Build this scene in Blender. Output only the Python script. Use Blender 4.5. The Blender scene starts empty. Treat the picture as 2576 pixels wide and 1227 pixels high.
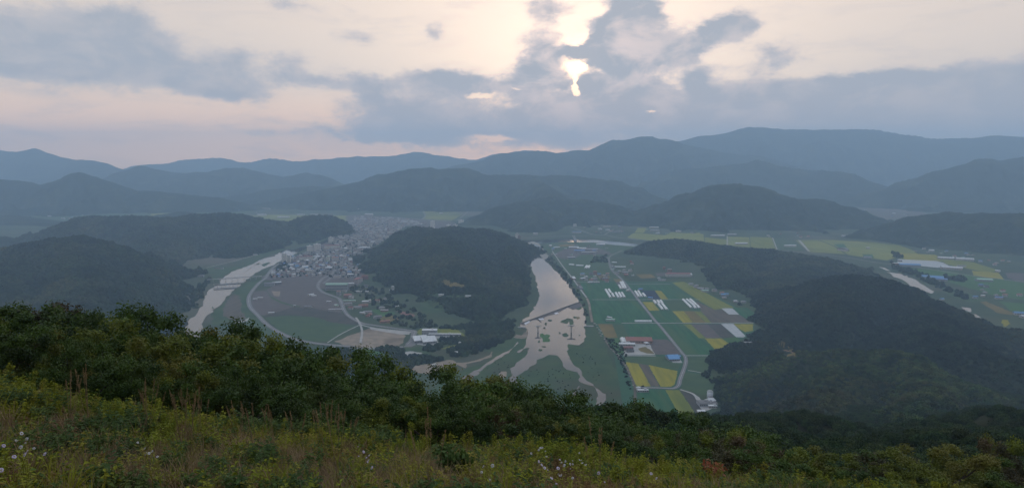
import bpy, math, random
import numpy as np
from mathutils import Vector
from mathutils.geometry import tessellate_polygon
R = math.radians
random.seed(7)
rng = np.random.default_rng(7)
scene = bpy.context.scene
C = scene.collection

# ------------------------------------------------------------------ camera
W2, H2, F2 = 1288.0, 613.5, 1678.0          # the photograph measured on a 2576 x 1227 grid
HORIZ = 400.0                                # row of the true horizon on that grid
CAMZ = 400.0                                 # metres above the valley floor
PITCH = math.atan((H2 - HORIZ) / F2)
cam_data = bpy.data.cameras.new('camera')
cam = bpy.data.objects.new('camera', cam_data)
C.objects.link(cam)
cam.location = (0, 0, CAMZ)
cam.rotation_euler = (math.pi / 2 - PITCH, 0, 0)
cam_data.sensor_width = 36
cam_data.lens = 36 * F2 / 2576
cam_data.clip_start = 0.1
cam_data.clip_end = 200000
scene.camera = cam
CP, SP = math.cos(PITCH), math.sin(PITCH)

def ray(x, y):
    a = (x - W2) / F2; b = (H2 - y) / F2
    return (a, CP + b * SP, -SP + b * CP)
def azel(x, y):
    d = ray(x, y)
    return math.atan2(d[0], d[1]), math.atan2(d[2], math.hypot(d[0], d[1]))
def far(x, y, dist):                         # point of the sight line at a forward distance
    d = ray(x, y); k = dist / d[1]
    return (d[0] * k, dist, CAMZ + d[2] * k)
def flat(x, y, z=0.0):                       # point of the sight line on the valley floor
    d = ray(x, y); k = (z - CAMZ) / d[2]
    return (d[0] * k, d[1] * k)
ZO = {1: (700, 800, 3.0675), 2: (1300, 800, 3.0675), 3: (700, 1100, 3.0675), 4: (1300, 1100, 3.0675),
      5: (2000, 900, 3.0675), 6: (2200, 1050, 2.7267), 7: (1600, 1250, 2.7267), 8: (2300, 1250, 2.7267),
      9: (3096, 850, 2.454), 0: (0, 0, 1.0), 10: (2000, 700, 1.229)}
def G(r, pts, z=0.0):                        # survey points of sheet r -> valley floor
    ox, oy, s = ZO[r]
    return [flat((ox + x / s) / 1.590062, (oy + y / s) / 1.590062, z) for x, y in pts]
def G1(r, x, y, z=0.0): return G(r, [(x, y)], z)[0]

# ------------------------------------------------------------------ world, sun, exposure
SUN_AZ, SUN_EL = azel(1452, 170)
world = bpy.data.worlds.new('World'); scene.world = world
world.use_nodes = True
wt = world.node_tree; wt.nodes.clear()
def N(tree, typ, **kw):
    n = tree.nodes.new(typ)
    for k, v in kw.items():
        if k.startswith('i_'):
            key = k[2:]
            n.inputs[int(key) if key.isdigit() else key].default_value = v
        else: setattr(n, k, v)
    return n
def math_(t, op, a, b=None, c=None, clamp=False):
    n = t.nodes.new('ShaderNodeMath'); n.operation = op; n.use_clamp = clamp
    for i, v in enumerate((a, b, c)):
        if v is None: continue
        if isinstance(v, (int, float)): n.inputs[i].default_value = v
        else: t.links.new(v, n.inputs[i])
    return n.outputs[0]
def vmath(t, op, a, b=None):
    n = t.nodes.new('ShaderNodeVectorMath'); n.operation = op
    for i, v in enumerate((a, b)):
        if v is None: continue
        if isinstance(v, (tuple, list)): n.inputs[i].default_value = v
        else: t.links.new(v, n.inputs[i])
    return n.outputs['Value'] if op in ('LENGTH', 'DOT_PRODUCT', 'DISTANCE') else n.outputs[0]
def mixc(t, fac, a, b, blend='MIX'):
    n = t.nodes.new('ShaderNodeMix'); n.data_type = 'RGBA'; n.blend_type = blend
    for v, s in ((fac, n.inputs[0]), (a, n.inputs[6]), (b, n.inputs[7])):
        if isinstance(v, (int, float)): s.default_value = v
        elif isinstance(v, (tuple, list)): s.default_value = (*v[:3], 1)
        else: t.links.new(v, s)
    return n.outputs[2]
def ramp01(t, v, lo, hi, a=0.0, b=1.0, kind='SMOOTHSTEP'):
    n = t.nodes.new('ShaderNodeMapRange'); n.interpolation_type = kind
    t.links.new(v, n.inputs['Value'])
    n.inputs['From Min'].default_value = lo; n.inputs['From Max'].default_value = hi
    n.inputs['To Min'].default_value = a; n.inputs['To Max'].default_value = b
    return n.outputs['Result']
def noise(t, vec, scale, detail=4, rough=.55, dist=0.0):
    n = N(t, 'ShaderNodeTexNoise'); n.inputs['Scale'].default_value = scale
    n.inputs['Detail'].default_value = detail; n.inputs['Roughness'].default_value = rough
    n.inputs['Distortion'].default_value = dist
    if vec is not None: t.links.new(vec, n.inputs['Vector'])
    return n
sky = N(wt, 'ShaderNodeTexSky'); sky.sky_type = 'NISHITA'; sky.sun_disc = False
sky.sun_elevation = SUN_EL; sky.sun_rotation = SUN_AZ
sky.altitude = 400; sky.air_density = 1.3; sky.dust_density = 2.5; sky.ozone_density = 1.5
skyc = vmath(wt, 'SCALE', sky.outputs[0]); skyc.node.inputs['Scale'].default_value = SKY_K = 0.11
tc = N(wt, 'ShaderNodeTexCoord')
dirn = vmath(wt, 'NORMALIZE', tc.outputs['Generated'])
sep = N(wt, 'ShaderNodeSeparateXYZ'); wt.links.new(dirn, sep.inputs[0])
az = math_(wt, 'ARCTAN2', sep.outputs[0], sep.outputs[1])
el = math_(wt, 'ARCSINE', sep.outputs[2])
cmb = N(wt, 'ShaderNodeCombineXYZ'); wt.links.new(az, cmb.inputs[0]); wt.links.new(el, cmb.inputs[1])
ae = cmb.outputs[0]
stretch = vmath(wt, 'MULTIPLY', ae, (1.0, 1.7, 1.0))
w1 = noise(wt, stretch, 8, 7, .66)
warp = vmath(wt, 'SUBTRACT', w1.outputs['Color'], (.5, .5, .5))
warp = vmath(wt, 'MULTIPLY', warp, (.085, .05, 0))
aew = vmath(wt, 'ADD', ae, warp)
def blob(x, y, rx, ry, w):
    a0, e0 = azel(x, y)
    d = vmath(wt, 'SUBTRACT', aew, (a0, e0, 0))
    k = .62 if w < 0 else 1.2
    d = vmath(wt, 'MULTIPLY', d, (F2 / (rx * k), F2 / (ry * k), 0))
    return ramp01(wt, vmath(wt, 'LENGTH', d), 0.0, 1.5, w, 0.0)
# cloud masses: where (grid x, y), how wide, how tall, how thick
CLOUDS = [(60, 90, 190, 60, .8), (170, 110, 190, 75, .8), (330, 150, 170, 55, .7), (290, 60, 70, 45, .55), (30, 185, 140, 40, .35), (570, 215, 90, 34, 1.0), (450, 190, 90, 30, .7), (600, 150, 60, 34, .75), (620, 240, 50, 20, .5),
          (745, 155, 50, 32, .8), (740, 195, 70, 20, .6), (790, 215, 90, 15, .65), (890, 95, 55, 22, .66), (1100, 75, 24, 24, .9), (680, 318, 100, 12, .5), (740, 5, 60, 18, .6),
          (925, 215, 45, 38, .85), (1000, 290, 150, 60, .8), (1165, 208, 140, 30, 1.1), (1060, 205, 60, 30, .6), (1230, 300, 240, 60, .75), (1060, 335, 240, 34, .45), (1400, 300, 110, 70, .7),
          (1362, 130, 52, 58, 1.3), (1385, 12, 62, 30, .9), (1345, 205, 60, 44, .7),
          (1580, 50, 85, 90, 1.2), (1620, 20, 50, 60, .5), (1545, 115, 75, 60, .9), (1560, 190, 100, 70, 1.0), (1520, 250, 66, 46, 1.0), (1555, 270, 50, 30, .6),
          (1680, 115, 90, 34, 1.0), (1770, 90, 60, 30, .7), (1845, 70, 62, 30, 1.3), (1730, 160, 40, 26, .7), (1762, 200, 30, 22, .9), (1930, 130, 80, 16, .6), (1900, 168, 110, 14, .58), (1960, 150, 60, 12, .5),
          (1740, 270, 200, 56, .8), (1940, 245, 200, 50, .85), (2160, 262, 220, 46, .8), (2330, 240, 170, 50, .7), (2480, 220, 180, 56, 1.0), (2120, 320, 520, 60, .75), (2520, 300, 300, 80, .7), (2130, 222, 50, 14, -.25),
          (1600, 345, 240, 46, .5)]
# the torn gaps in front of the sun
GAPS = [(1446, 127, 44, 13, 1.1), (1490, 200, 30, 16, .6), (1405, 205, 34, 18, .6), (1452, 88, 36, 30, -1.4), (1453, 166, 32, 20, -1.9), (1449, 226, 13, 18, -2.3), (1449, 200, 8, 22, -1.5), (1500, 28, 46, 26, -.9), (1205, 238, 60, 9, -.7), (1300, 225, 30, 8, -.6), (1590, 268, 26, 7, -1.1), (1635, 283, 28, 6, -1.0), (1240, 350, 110, 16, -.9)]
acc = None
for c in CLOUDS:
    b = blob(*c)
    acc = b if acc is None else math_(wt, 'ADD', acc, b)
w0 = noise(wt, stretch, 26, 5, .65)
aew = vmath(wt, 'ADD', ae, vmath(wt, 'MULTIPLY', vmath(wt, 'SUBTRACT', w0.outputs['Color'], (.5, .5, .5)), (.03, .03, 0)))
for c in GAPS: acc = math_(wt, 'ADD', acc, blob(*c))
n2 = noise(wt, stretch, 17, 8, .66, .25)
n3 = noise(wt, stretch, 5, 3, .5)
det = math_(wt, 'MULTIPLY', math_(wt, 'SUBTRACT', n2.outputs[0], .5), 1.7)
# unseen sky above the picture: cloud thickened to dim the river reflections
above = ramp01(wt, el, R(13), R(18), 0, .8)
lowf = ramp01(wt, n3.outputs[0], .4, .65, 0, .5)
above2 = math_(wt, 'MULTIPLY', above, math_(wt, 'ADD', lowf, .7))
dens = math_(wt, 'ADD', math_(wt, 'ADD', acc, det), above2)
cir = noise(wt, vmath(wt, 'MULTIPLY', ae, (1.0, 4.5, 1.0)), 7, 7, .62, .6)
alpha = math_(wt, 'ADD', ramp01(wt, dens, .04, 1.05, 0, .62), ramp01(wt, dens, .30, .74, 0, .36))
thick = ramp01(wt, dens, .40, 1.15, 0, 1)
# angle from the sun
sd = (math.sin(SUN_AZ) * math.cos(SUN_EL), math.cos(SUN_AZ) * math.cos(SUN_EL), math.sin(SUN_EL))
dotp = vmath(wt, 'DOT_PRODUCT', dirn, sd)
ang = math_(wt, 'ARCCOSINE', math_(wt, 'MINIMUM', dotp, .99999))
glow = math_(wt, 'POWER', 2.718, math_(wt, 'MULTIPLY', ang, -1 / R(10.5)))
core = math_(wt, 'POWER', 2.718, math_(wt, 'MULTIPLY', math_(wt, 'MULTIPLY', ang, ang), -1 / (R(1.8) ** 2)))
veil = mixc(wt, glow, (.90, .75, .645), (1.75, 1.40, 1.16))
warm = ramp01(wt, el, R(0), R(7), 1, 0)
veil = mixc(wt, warm, veil, mixc(wt, glow, (2.2, 1.25, .66), (2.6, 1.3, .62)))
clear = mixc(wt, .9, skyc, veil)
# unseen upper sky turns cool blue, brightened to light the haze and ground
up = ramp01(wt, el, R(12), R(45), 0, 1)
clear = mixc(wt, up, clear, (1.08, 1.42, 1.9))
hot = vmath(wt, 'SCALE', (1.9, 1.0, .25)); wt.links.new(core, hot.node.inputs['Scale'])
clear = vmath(wt, 'ADD', clear, hot)
cl_edge = mixc(wt, glow, (.64, .59, .58), (1.35, 1.02, .88))
cl_core = mixc(wt, up, (.46, .475, .52), (.78, 1.02, 1.38))
n6 = noise(wt, stretch, 13, 6, .6, .3)
thick = math_(wt, 'MULTIPLY', thick, ramp01(wt, n6.outputs[0], .32, .62, .30, 1.15))
cloud = mixc(wt, thick, cl_edge, cl_core)
cloud = mixc(wt, ramp01(wt, el, R(0), R(8), .5, 0), cloud, mixc(wt, glow, (.62, .50, .46), (1.0, .66, .50)))
lowband = ramp01(wt, el, R(0), R(5), .6, 0)
alpha = math_(wt, 'MINIMUM', math_(wt, 'ADD', alpha, ramp01(wt, cir.outputs[0], .48, .75, 0, .42)), .97)
skyf = mixc(wt, alpha, clear, cloud)
# beneath the horizon
skyf = mixc(wt, ramp01(wt, el, R(-3), R(0), 1, 0), skyf, (.2, .22, .24))
bg = N(wt, 'ShaderNodeBackground'); wt.links.new(skyf, bg.inputs[0]); bg.inputs[1].default_value = SKY_S = 1.0
wo = N(wt, 'ShaderNodeOutputWorld'); wt.links.new(bg.outputs[0], wo.inputs[0])
world.cycles.sampling_method = 'MANUAL'; world.cycles.sample_map_resolution = 1024

sl = bpy.data.lights.new('sun', 'SUN'); sl.energy = 0.5; sl.angle = R(110); sl.color = (1, .88, .76)
so = bpy.data.objects.new('sun', sl); C.objects.link(so)
so.rotation_euler = Vector((-sd[0], -sd[1], -sd[2])).to_track_quat('-Z', 'Y').to_euler()
scene.view_settings.view_transform = 'Standard'; scene.view_settings.look = 'None'
scene.view_settings.exposure = 0.0; scene.view_settings.gamma = 1.0
scene.view_settings.use_curve_mapping = False
scene.render.engine = 'CYCLES'
scene.cycles.use_denoising = True
scene.cycles.volume_bounces = 1
scene.cycles.max_bounces = 5
scene.cycles.diffuse_bounces = 2
scene.cycles.sample_clamp_indirect = 4.0

# ------------------------------------------------------------------ helpers
def tag(o, label=None, cat=None, group=None, kind=None):
    if label: o['label'] = label
    if cat: o['category'] = cat
    if group: o['group'] = group
    if kind: o['kind'] = kind
    return o
def mesh_obj(name, verts, faces, mats, parent=None, midx=None, smooth=False):
    me = bpy.data.meshes.new(name)
    verts = np.asarray(verts, dtype=np.float32).reshape(-1, 3)
    if isinstance(faces, np.ndarray):
        nf, k = faces.shape
        me.vertices.add(len(verts)); me.vertices.foreach_set('co', verts.ravel())
        me.loops.add(nf * k); me.loops.foreach_set('vertex_index', faces.astype(np.int32).ravel())
        me.polygons.add(nf); me.polygons.foreach_set('loop_start', np.arange(0, nf * k, k, dtype=np.int32))
        me.polygons.foreach_set('loop_total', np.full(nf, k, dtype=np.int32))
        me.update(calc_edges=True)
    else:
        me.from_pydata([tuple(v) for v in verts.tolist()], [], [tuple(f) for f in faces])
    for m in (mats if isinstance(mats, (list, tuple)) else [mats]): me.materials.append(m)
    if midx is not None: me.polygons.foreach_set('material_index', np.asarray(midx, dtype=np.int32))
    if smooth: me.polygons.foreach_set('use_smooth', np.ones(len(me.polygons), dtype=bool))
    me.validate(); me.update()
    o = bpy.data.objects.new(name, me)
    if parent is not False: C.objects.link(o)
    if parent: o.parent = parent
    return o
def empty(name, loc, rz=0.0):
    o = bpy.data.objects.new(name, None); C.objects.link(o)
    o.location = loc; o.rotation_euler = (0, 0, rz); o.empty_display_size = .5
    return o
def copy_tree(o, parent=None):
    c = o.copy(); C.objects.link(c); c.parent = parent
    for ch in list(o.children): copy_tree(ch, c)
    return c
class MB:
    def __init__(s): s.v = []; s.f = []; s.m = []
    def quad(s, a, b, c, d, m=0):
        n = len(s.v); s.v += [a, b, c, d]; s.f.append((n, n + 1, n + 2, n + 3)); s.m.append(m)
    def box(s, x0, x1, y0, y1, z0, z1, m=0, top=None):
        n = len(s.v)
        s.v += [(x0, y0, z0), (x1, y0, z0), (x1, y1, z0), (x0, y1, z0), (x0, y0, z1), (x1, y0, z1), (x1, y1, z1), (x0, y1, z1)]
        s.f += [(n + 3, n + 2, n + 1, n), (n + 4, n + 5, n + 6, n + 7), (n, n + 1, n + 5, n + 4), (n + 1, n + 2, n + 6, n + 5), (n + 2, n + 3, n + 7, n + 6), (n + 3, n, n + 4, n + 7)]
        s.m += [m, m if top is None else top, m, m, m, m]
    def gable(s, x0, x1, y0, y1, z0, z1, ov=.5, th=.25):     # solid ridged roof, ridge along x
        ym = (y0 + y1) / 2; n = len(s.v)
        x0 -= ov; x1 += ov; y0 -= ov; y1 += ov
        s.v += [(x0, y0, z0), (x1, y0, z0), (x1, ym, z1), (x0, ym, z1), (x0, y1, z0), (x1, y1, z0),
                (x0, y0, z0 - th), (x1, y0, z0 - th), (x0, y1, z0 - th), (x1, y1, z0 - th)]
        s.f += [(n, n + 1, n + 2, n + 3), (n + 3, n + 2, n + 5, n + 4), (n + 6, n + 7, n + 1, n), (n + 4, n + 5, n + 9, n + 8),
                (n + 8, n + 9, n + 7, n + 6), (n + 6, n, n + 3, n + 4, n + 8), (n + 7, n + 9, n + 5, n + 2, n + 1)]
        s.m += [0] * 7
    def tube(s, p, q, r0, r1, k=6, m=0, cap=True):
        p = Vector(p); q = Vector(q); d = (q - p)
        if d.length < 1e-6: return
        d.normalize(); u = d.orthogonal().normalized(); w = d.cross(u); n = len(s.v)
        for c, r in ((p, r0), (q, r1)):
            for i in range(k):
                a = 2 * math.pi * i / k
                s.v.append(tuple(c + (u * math.cos(a) + w * math.sin(a)) * r))
        for i in range(k):
            j = (i + 1) % k
            s.f.append((n + i, n + j, n + k + j, n + k + i)); s.m.append(m)
        if cap:
            s.f.append(tuple(n + k + i for i in range(k))); s.m.append(m)
            s.f.append(tuple(n + k - 1 - i for i in range(k))); s.m.append(m)
    def build(s, name, mats, parent=None, smooth=False):
        return mesh_obj(name, s.v, s.f, mats, parent, s.m, smooth)

def mat(name, col, rough=.9, col2=None, scale=.05, var=.25, bump=0, spec=.2, detail=4, objvar=0.0, metallic=0, transl=0.0, col3=None, stretch=None):
    m = bpy.data.materials.new(name); m.use_nodes = True; t = m.node_tree
    b = t.nodes['Principled BSDF']
    b.inputs['Roughness'].default_value = rough; b.inputs['Specular IOR Level'].default_value = spec
    b.inputs['Metallic'].default_value = metallic
    geo = N(t, 'ShaderNodeNewGeometry')
    pos = geo.outputs['Position']
    if stretch: pos = vmath(t, 'MULTIPLY', pos, stretch)
    n = noise(t, pos, scale, detail, .6)
    col2 = col2 or tuple(c * (1 - var) for c in col)
    f = ramp01(t, n.outputs[0], .32, .68)
    c = mixc(t, f, col2, col)
    if col3:
        nn = noise(t, pos, scale * .23, 3, .6)
        c = mixc(t, ramp01(t, nn.outputs[0], .5, .68), c, col3)
    if objvar:
        oi = N(t, 'ShaderNodeObjectInfo')
        v = ramp01(t, oi.outputs['Random'], 0, 1, 1 - objvar, 1 + objvar, 'LINEAR')
        hs = N(t, 'ShaderNodeHueSaturation'); t.links.new(v, hs.inputs['Value']); t.links.new(c, hs.inputs['Color'])
        h2 = ramp01(t, math_(t, 'FRACT', math_(t, 'MULTIPLY', oi.outputs['Random'], 13.7)), 0, 1, .5 - objvar * .1, .5 + objvar * .06, 'LINEAR')
        t.links.new(h2, hs.inputs['Hue'])
        c = hs.outputs[0]
    t.links.new(c, b.inputs['Base Color'])
    if bump:
        bn = N(t, 'ShaderNodeBump'); bn.inputs['Distance'].default_value = bump; bn.inputs['Strength'].default_value = .8
        n4 = noise(t, pos, scale * 3, 4, .65); t.links.new(n4.outputs[0], bn.inputs['Height']); t.links.new(bn.outputs[0], b.inputs['Normal'])
    if transl:
        tr = N(t, 'ShaderNodeBsdfTranslucent'); t.links.new(c, tr.inputs[0])
        mx = N(t, 'ShaderNodeMixShader'); mx.inputs[0].default_value = transl
        t.links.new(b.outputs[0], mx.inputs[1]); t.links.new(tr.outputs[0], mx.inputs[2])
        t.links.new(mx.outputs[0], t.nodes['Material Output'].inputs[0])
    return m

# ------------------------------------------------------------------ noise for shapes
def _h(ix, iy, s):
    h = (ix.astype(np.int64) * 374761393 + iy.astype(np.int64) * 668265263 + s * 1442695041) & 0x7fffffff
    h = ((h ^ (h >> 13)) * 1274126177) & 0x7fffffff
    h = h ^ (h >> 16)
    return (h & 0xffff) / 65535.0 * 2 - 1
def vnoise(x, y, s=0):
    ix = np.floor(x); iy = np.floor(y); fx = x - ix; fy = y - iy
    fx = fx * fx * (3 - 2 * fx); fy = fy * fy * (3 - 2 * fy)
    ix = ix.astype(np.int64); iy = iy.astype(np.int64)
    a = _h(ix, iy, s); b = _h(ix + 1, iy, s); c = _h(ix, iy + 1, s); d = _h(ix + 1, iy + 1, s)
    return (a * (1 - fx) + b * fx) * (1 - fy) + (c * (1 - fx) + d * fx) * fy
def fbm(x, y, s=0, o=4):
    r = 0; a = 1; t = 0
    for i in range(o):
        r = r + vnoise(x * 2 ** i + 17.3 * i, y * 2 ** i - 9.1 * i, s + i) * a; t += a; a *= .5
    return r / t
def ridged(x, y, s=0, o=3):
    r = 0; a = 1; t = 0
    for i in range(o):
        r = r + (1 - np.abs(vnoise(x * 2 ** i + 5.3 * i, y * 2 ** i - 2.1 * i, s + i)) * 2) * a; t += a; a *= .5
    return r / t
def seg_dist(X, Y, a, b):
    ax, ay = a[0], a[1]; bx, by = b[0], b[1]
    L = (bx - ax) ** 2 + (by - ay) ** 2 + 1e-9
    t = np.clip(((X - ax) * (bx - ax) + (Y - ay) * (by - ay)) / L, 0, 1)
    return np.hypot(X - ax - t * (bx - ax), Y - ay - t * (by - ay)), t
# ------------------------------------------------------------------ materials
M = {}
M['forest'] = mat('forest_floor', (.016, .026, .014), .95, (.009, .016, .010), .02, bump=4, spec=.05, col3=(.035, .042, .02))
M['crown'] = mat('crown_leaves', (.023, .038, .017), .9, (.006, .012, .010), .014, spec=.08, objvar=.5, detail=5, col3=(.042, .048, .020))
M['crown_g'] = mat('crown_leaves_green', (.066, .094, .024), .9, (.016, .032, .010), .018, spec=.08, objvar=.42, detail=5, col3=(.050, .052, .020))
M['crown_near'] = mat('crown_leaves_near', (.040, .062, .020), .85, (.018, .034, .013), .5, spec=.1, objvar=.35, detail=3, transl=.2)
M['ground'] = mat('valley_ground', (.062, .078, .040), .95, (.036, .056, .034), .006, spec=.05, col3=(.10, .088, .065), detail=7)
M['farm'] = mat('farm_green', (.042, .096, .052), .95, (.036, .082, .048), .02, spec=.05)
M['green_a'] = mat('crop_green', (.040, .112, .050), .95, (.025, .076, .038), .10, spec=.05, stretch=(1, .1, 1), col3=(.056, .10, .045))
M['green_b'] = mat('crop_light_green', (.060, .118, .040), .95, (.048, .10, .038), .02, spec=.05, stretch=(1, .1, 1))
M['green_c'] = mat('crop_dull_green', (.062, .094, .044), .95, (.050, .080, .042), .03, spec=.05)
M['meadow'] = mat('river_meadow', (.060, .088, .040), .95, (.040, .068, .036), .022, spec=.05, detail=7, col3=(.062, .066, .040))
M['yellow'] = mat('ripe_rice', (.26, .22, .030), .95, (.18, .165, .028), .12, spec=.05, stretch=(1, .08, 1))
M['yellow_b'] = mat('ripening_rice', (.17, .17, .034), .95, (.13, .145, .034), .1, spec=.05, stretch=(1, .1, 1), col3=(.11, .13, .035))
M['yellow_c'] = mat('far_rice', (.20, .20, .050), .95, (.15, .165, .048), .006, spec=.05, col3=(.11, .12, .05))
M['orange'] = mat('rusty_crop', (.17, .12, .042), .95, (.12, .10, .042), .03, spec=.05)
M['brown'] = mat('bare_field', (.12, .098, .075), .95, (.085, .075, .06), .10, spec=.05, stretch=(1, .1, 1))
M['mauve'] = mat('ploughed_field', (.115, .095, .085), .95, (.095, .082, .074), .05, spec=.05)
M['brown_d'] = mat('dark_bare_field', (.075, .068, .058), .95, (.055, .055, .048), .03, spec=.05)
M['navy'] = mat('netted_field', (.016, .028, .05), .8, (.012, .022, .04), .1, spec=.1)
M['pale'] = mat('pale_sheeting', (.36, .36, .345), .7, (.27, .28, .27), .08, spec=.2)
M['sand'] = mat('sand', (.27, .21, .155), .95, (.19, .155, .115), .05, spec=.05, detail=6, col3=(.14, .11, .08))
M['gravel'] = mat('gravel_bank', (.30, .27, .23), .95, (.20, .18, .155), .12, spec=.1, detail=6)
M['asphalt'] = mat('worn_asphalt', (.17, .16, .15), .9, (.14, .133, .127), .03, spec=.15)
M['concrete'] = mat('concrete', (.34, .32, .29), .85, (.26, .25, .23), .05, spec=.2)
M['white_line'] = mat('road_paint', (.6, .6, .57), .8, spec=.2)
M['wall_w'] = mat('pale_wall', (.42, .39, .35), .85, (.34, .32, .29), .3, spec=.2, objvar=.22)
M['wall_t'] = mat('cream_tower_wall', (.60, .56, .48), .85, (.52, .49, .42), .3, spec=.2)
M['wall_g'] = mat('grey_wall', (.30, .30, .30), .85, (.25, .25, .25), .3, spec=.2, objvar=.2)
M['wall_b'] = mat('brick_wall', (.28, .16, .12), .85, (.22, .13, .10), .3, spec=.2, objvar=.2)
M['roof_g'] = mat('grey_roof', (.24, .225, .215), .7, (.16, .15, .15), .2, spec=.2, objvar=.35)
M['roof_w'] = mat('white_roof', (.50, .49, .47), .6, (.38, .38, .37), .2, spec=.3, objvar=.15)
M['roof_r'] = mat('red_roof', (.25, .115, .085), .8, (.19, .09, .07), .2, spec=.2, objvar=.2)
M['roof_bl'] = mat('blue_roof', (.10, .20, .38), .6, (.09, .17, .32), .2, spec=.3, objvar=.2)
M['roof_gn'] = mat('green_roof', (.25, .36, .27), .6, (.20, .30, .23), .2, spec=.3, objvar=.1)
M['roof_d'] = mat('dark_roof', (.10, .095, .09), .8, (.07, .07, .07), .2, spec=.2, objvar=.3)
M['vinyl'] = mat('greenhouse_vinyl', (.54, .54, .52), .35, (.42, .43, .42), .3, spec=.4, objvar=.08)
M['glass'] = mat('window_glass', (.05, .06, .07), .2, spec=.5)
M['metal'] = mat('zinc_metal', (.45, .46, .47), .4, (.38, .39, .4), .3, spec=.4)
M['rock'] = mat('bank_rock', (.36, .33, .29), .9, (.25, .23, .2), .3, spec=.1, objvar=.2)
M['bark'] = mat('bark', (.045, .036, .028), .95, (.03, .025, .02), 4, spec=.05)
M['foam'] = mat('white_water', (.6, .6, .6), .6, (.3, .3, .31), .3, spec=.3)

def water_mat(name, deep, rough, wave, wscale, body=.0):
    m = bpy.data.materials.new(name); m.use_nodes = True; t = m.node_tree
    b = t.nodes['Principled BSDF']
    b.inputs['Base Color'].default_value = (*deep, 1); b.inputs['Roughness'].default_value = rough
    b.inputs['IOR'].default_value = 1.33; b.inputs['Specular IOR Level'].default_value = .5
    geo = N(t, 'ShaderNodeNewGeometry')
    n = noise(t, geo.outputs['Position'], wscale, 3, .6)
    n5 = noise(t, geo.outputs['Position'], .008, 3, .5)
    rr = ramp01(t, n5.outputs[0], .4, .62, rough, rough + .03); t.links.new(rr, b.inputs['Roughness'])
    bn = N(t, 'ShaderNodeBump'); bn.inputs['Distance'].default_value = wave; bn.inputs['Strength'].default_value = .5
    t.links.new(n.outputs[0], bn.inputs['Height']); t.links.new(bn.outputs[0], b.inputs['Normal'])
    return m
M['water'] = water_mat('river_water', (.035, .036, .032), .03, .006, .25)

# ------------------------------------------------------------------ ground sheet
gx = 15000.0
mb = MB(); n = 12
v = []; f = []
for j in range(n + 1):
    for i in range(n + 1):
        v.append((-gx + 2 * gx * i / n, -900 + 15600 * j / n, 0))
for j in range(n):
    for i in range(n):
        a = j * (n + 1) + i; f.append((a, a + 1, a + n + 2, a + n + 1))
tag(mesh_obj('ground', v, f, M['ground']), 'green and brown floor of the river valley', 'ground', kind='structure')

def sheet(name, pts, z, m, label, cat=None, kind='structure', group=None, jag=0.0):
    pts = [tuple(p) for p in pts]
    if jag:
        out = []
        for i in range(len(pts)):
            a = Vector(pts[i]); b = Vector(pts[(i + 1) % len(pts)]); L = (b - a).length
            k = max(1, int(L / (jag * 2.2))); d = (b - a) / max(L, 1e-6); nrm = Vector((-d.y, d.x))
            for q in range(k):
                p = a + (b - a) * q / k
                o = float(fbm(np.array([p.x / (jag * 5)]), np.array([p.y / (jag * 5)]), 3, 3)[0]) * jag * 1.6
                out.append((p.x + nrm.x * o, p.y + nrm.y * o))
        pts = out
    vs = [Vector((p[0], p[1], z)) for p in pts]
    tris = tessellate_polygon([vs])
    ar = sum(pts[i][0] * pts[(i + 1) % len(pts)][1] - pts[(i + 1) % len(pts)][0] * pts[i][1] for i in range(len(pts)))
    fs = []
    for a, b, c in tris:
        cr = (vs[b].x - vs[a].x) * (vs[c].y - vs[a].y) - (vs[c].x - vs[a].x) * (vs[b].y - vs[a].y)
        fs.append((a, b, c) if cr > 0 else (a, c, b))
    o = mesh_obj(name, [tuple(p) for p in vs], fs, m)
    return tag(o, label, cat or name, group, kind)
def ribbon(name, pts, w, z, m, label, smooth=True, zs=None, line=None):
    P = [Vector((p[0], p[1])) for p in pts]
    if smooth and len(P) > 2:
        Q = []
        for i in range(len(P) - 1):
            p0 = P[max(i - 1, 0)]; p1 = P[i]; p2 = P[i + 1]; p3 = P[min(i + 2, len(P) - 1)]
            for k in range(6):
                t = k / 6
                Q.append(.5 * ((2 * p1) + (p2 - p0) * t + (2 * p0 - 5 * p1 + 4 * p2 - p3) * t * t + (3 * p1 - p0 - 3 * p2 + p3) * t ** 3))
        Q.append(P[-1]); P = Q
    def strip(P, w, z):
        v = []; f = []
        for i, p in enumerate(P):
            d = (P[min(i + 1, len(P) - 1)] - P[max(i - 1, 0)]).normalized(); n = Vector((-d.y, d.x)) * w / 2
            v += [(p.x + n.x, p.y + n.y, z), (p.x - n.x, p.y - n.y, z)]
        for i in range(len(P) - 1):
            a = 2 * i; f.append((a + 1, a + 3, a + 2, a))
        return v, f
    v, f = strip(P, w, z)
    o = tag(mesh_obj(name, v, f, m), label, name.split('.')[0], kind='structure')
    if line:
        for off in line:
            PP = []
            for i, p in enumerate(P):
                d = (P[min(i + 1, len(P) - 1)] - P[max(i - 1, 0)]).normalized()
                PP.append(p + Vector((-d.y, d.x)) * off)
            v, f = strip(PP, .35, z + .03)
            mesh_obj('painted_line', v, f, M['white_line'], o)
    return o

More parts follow.
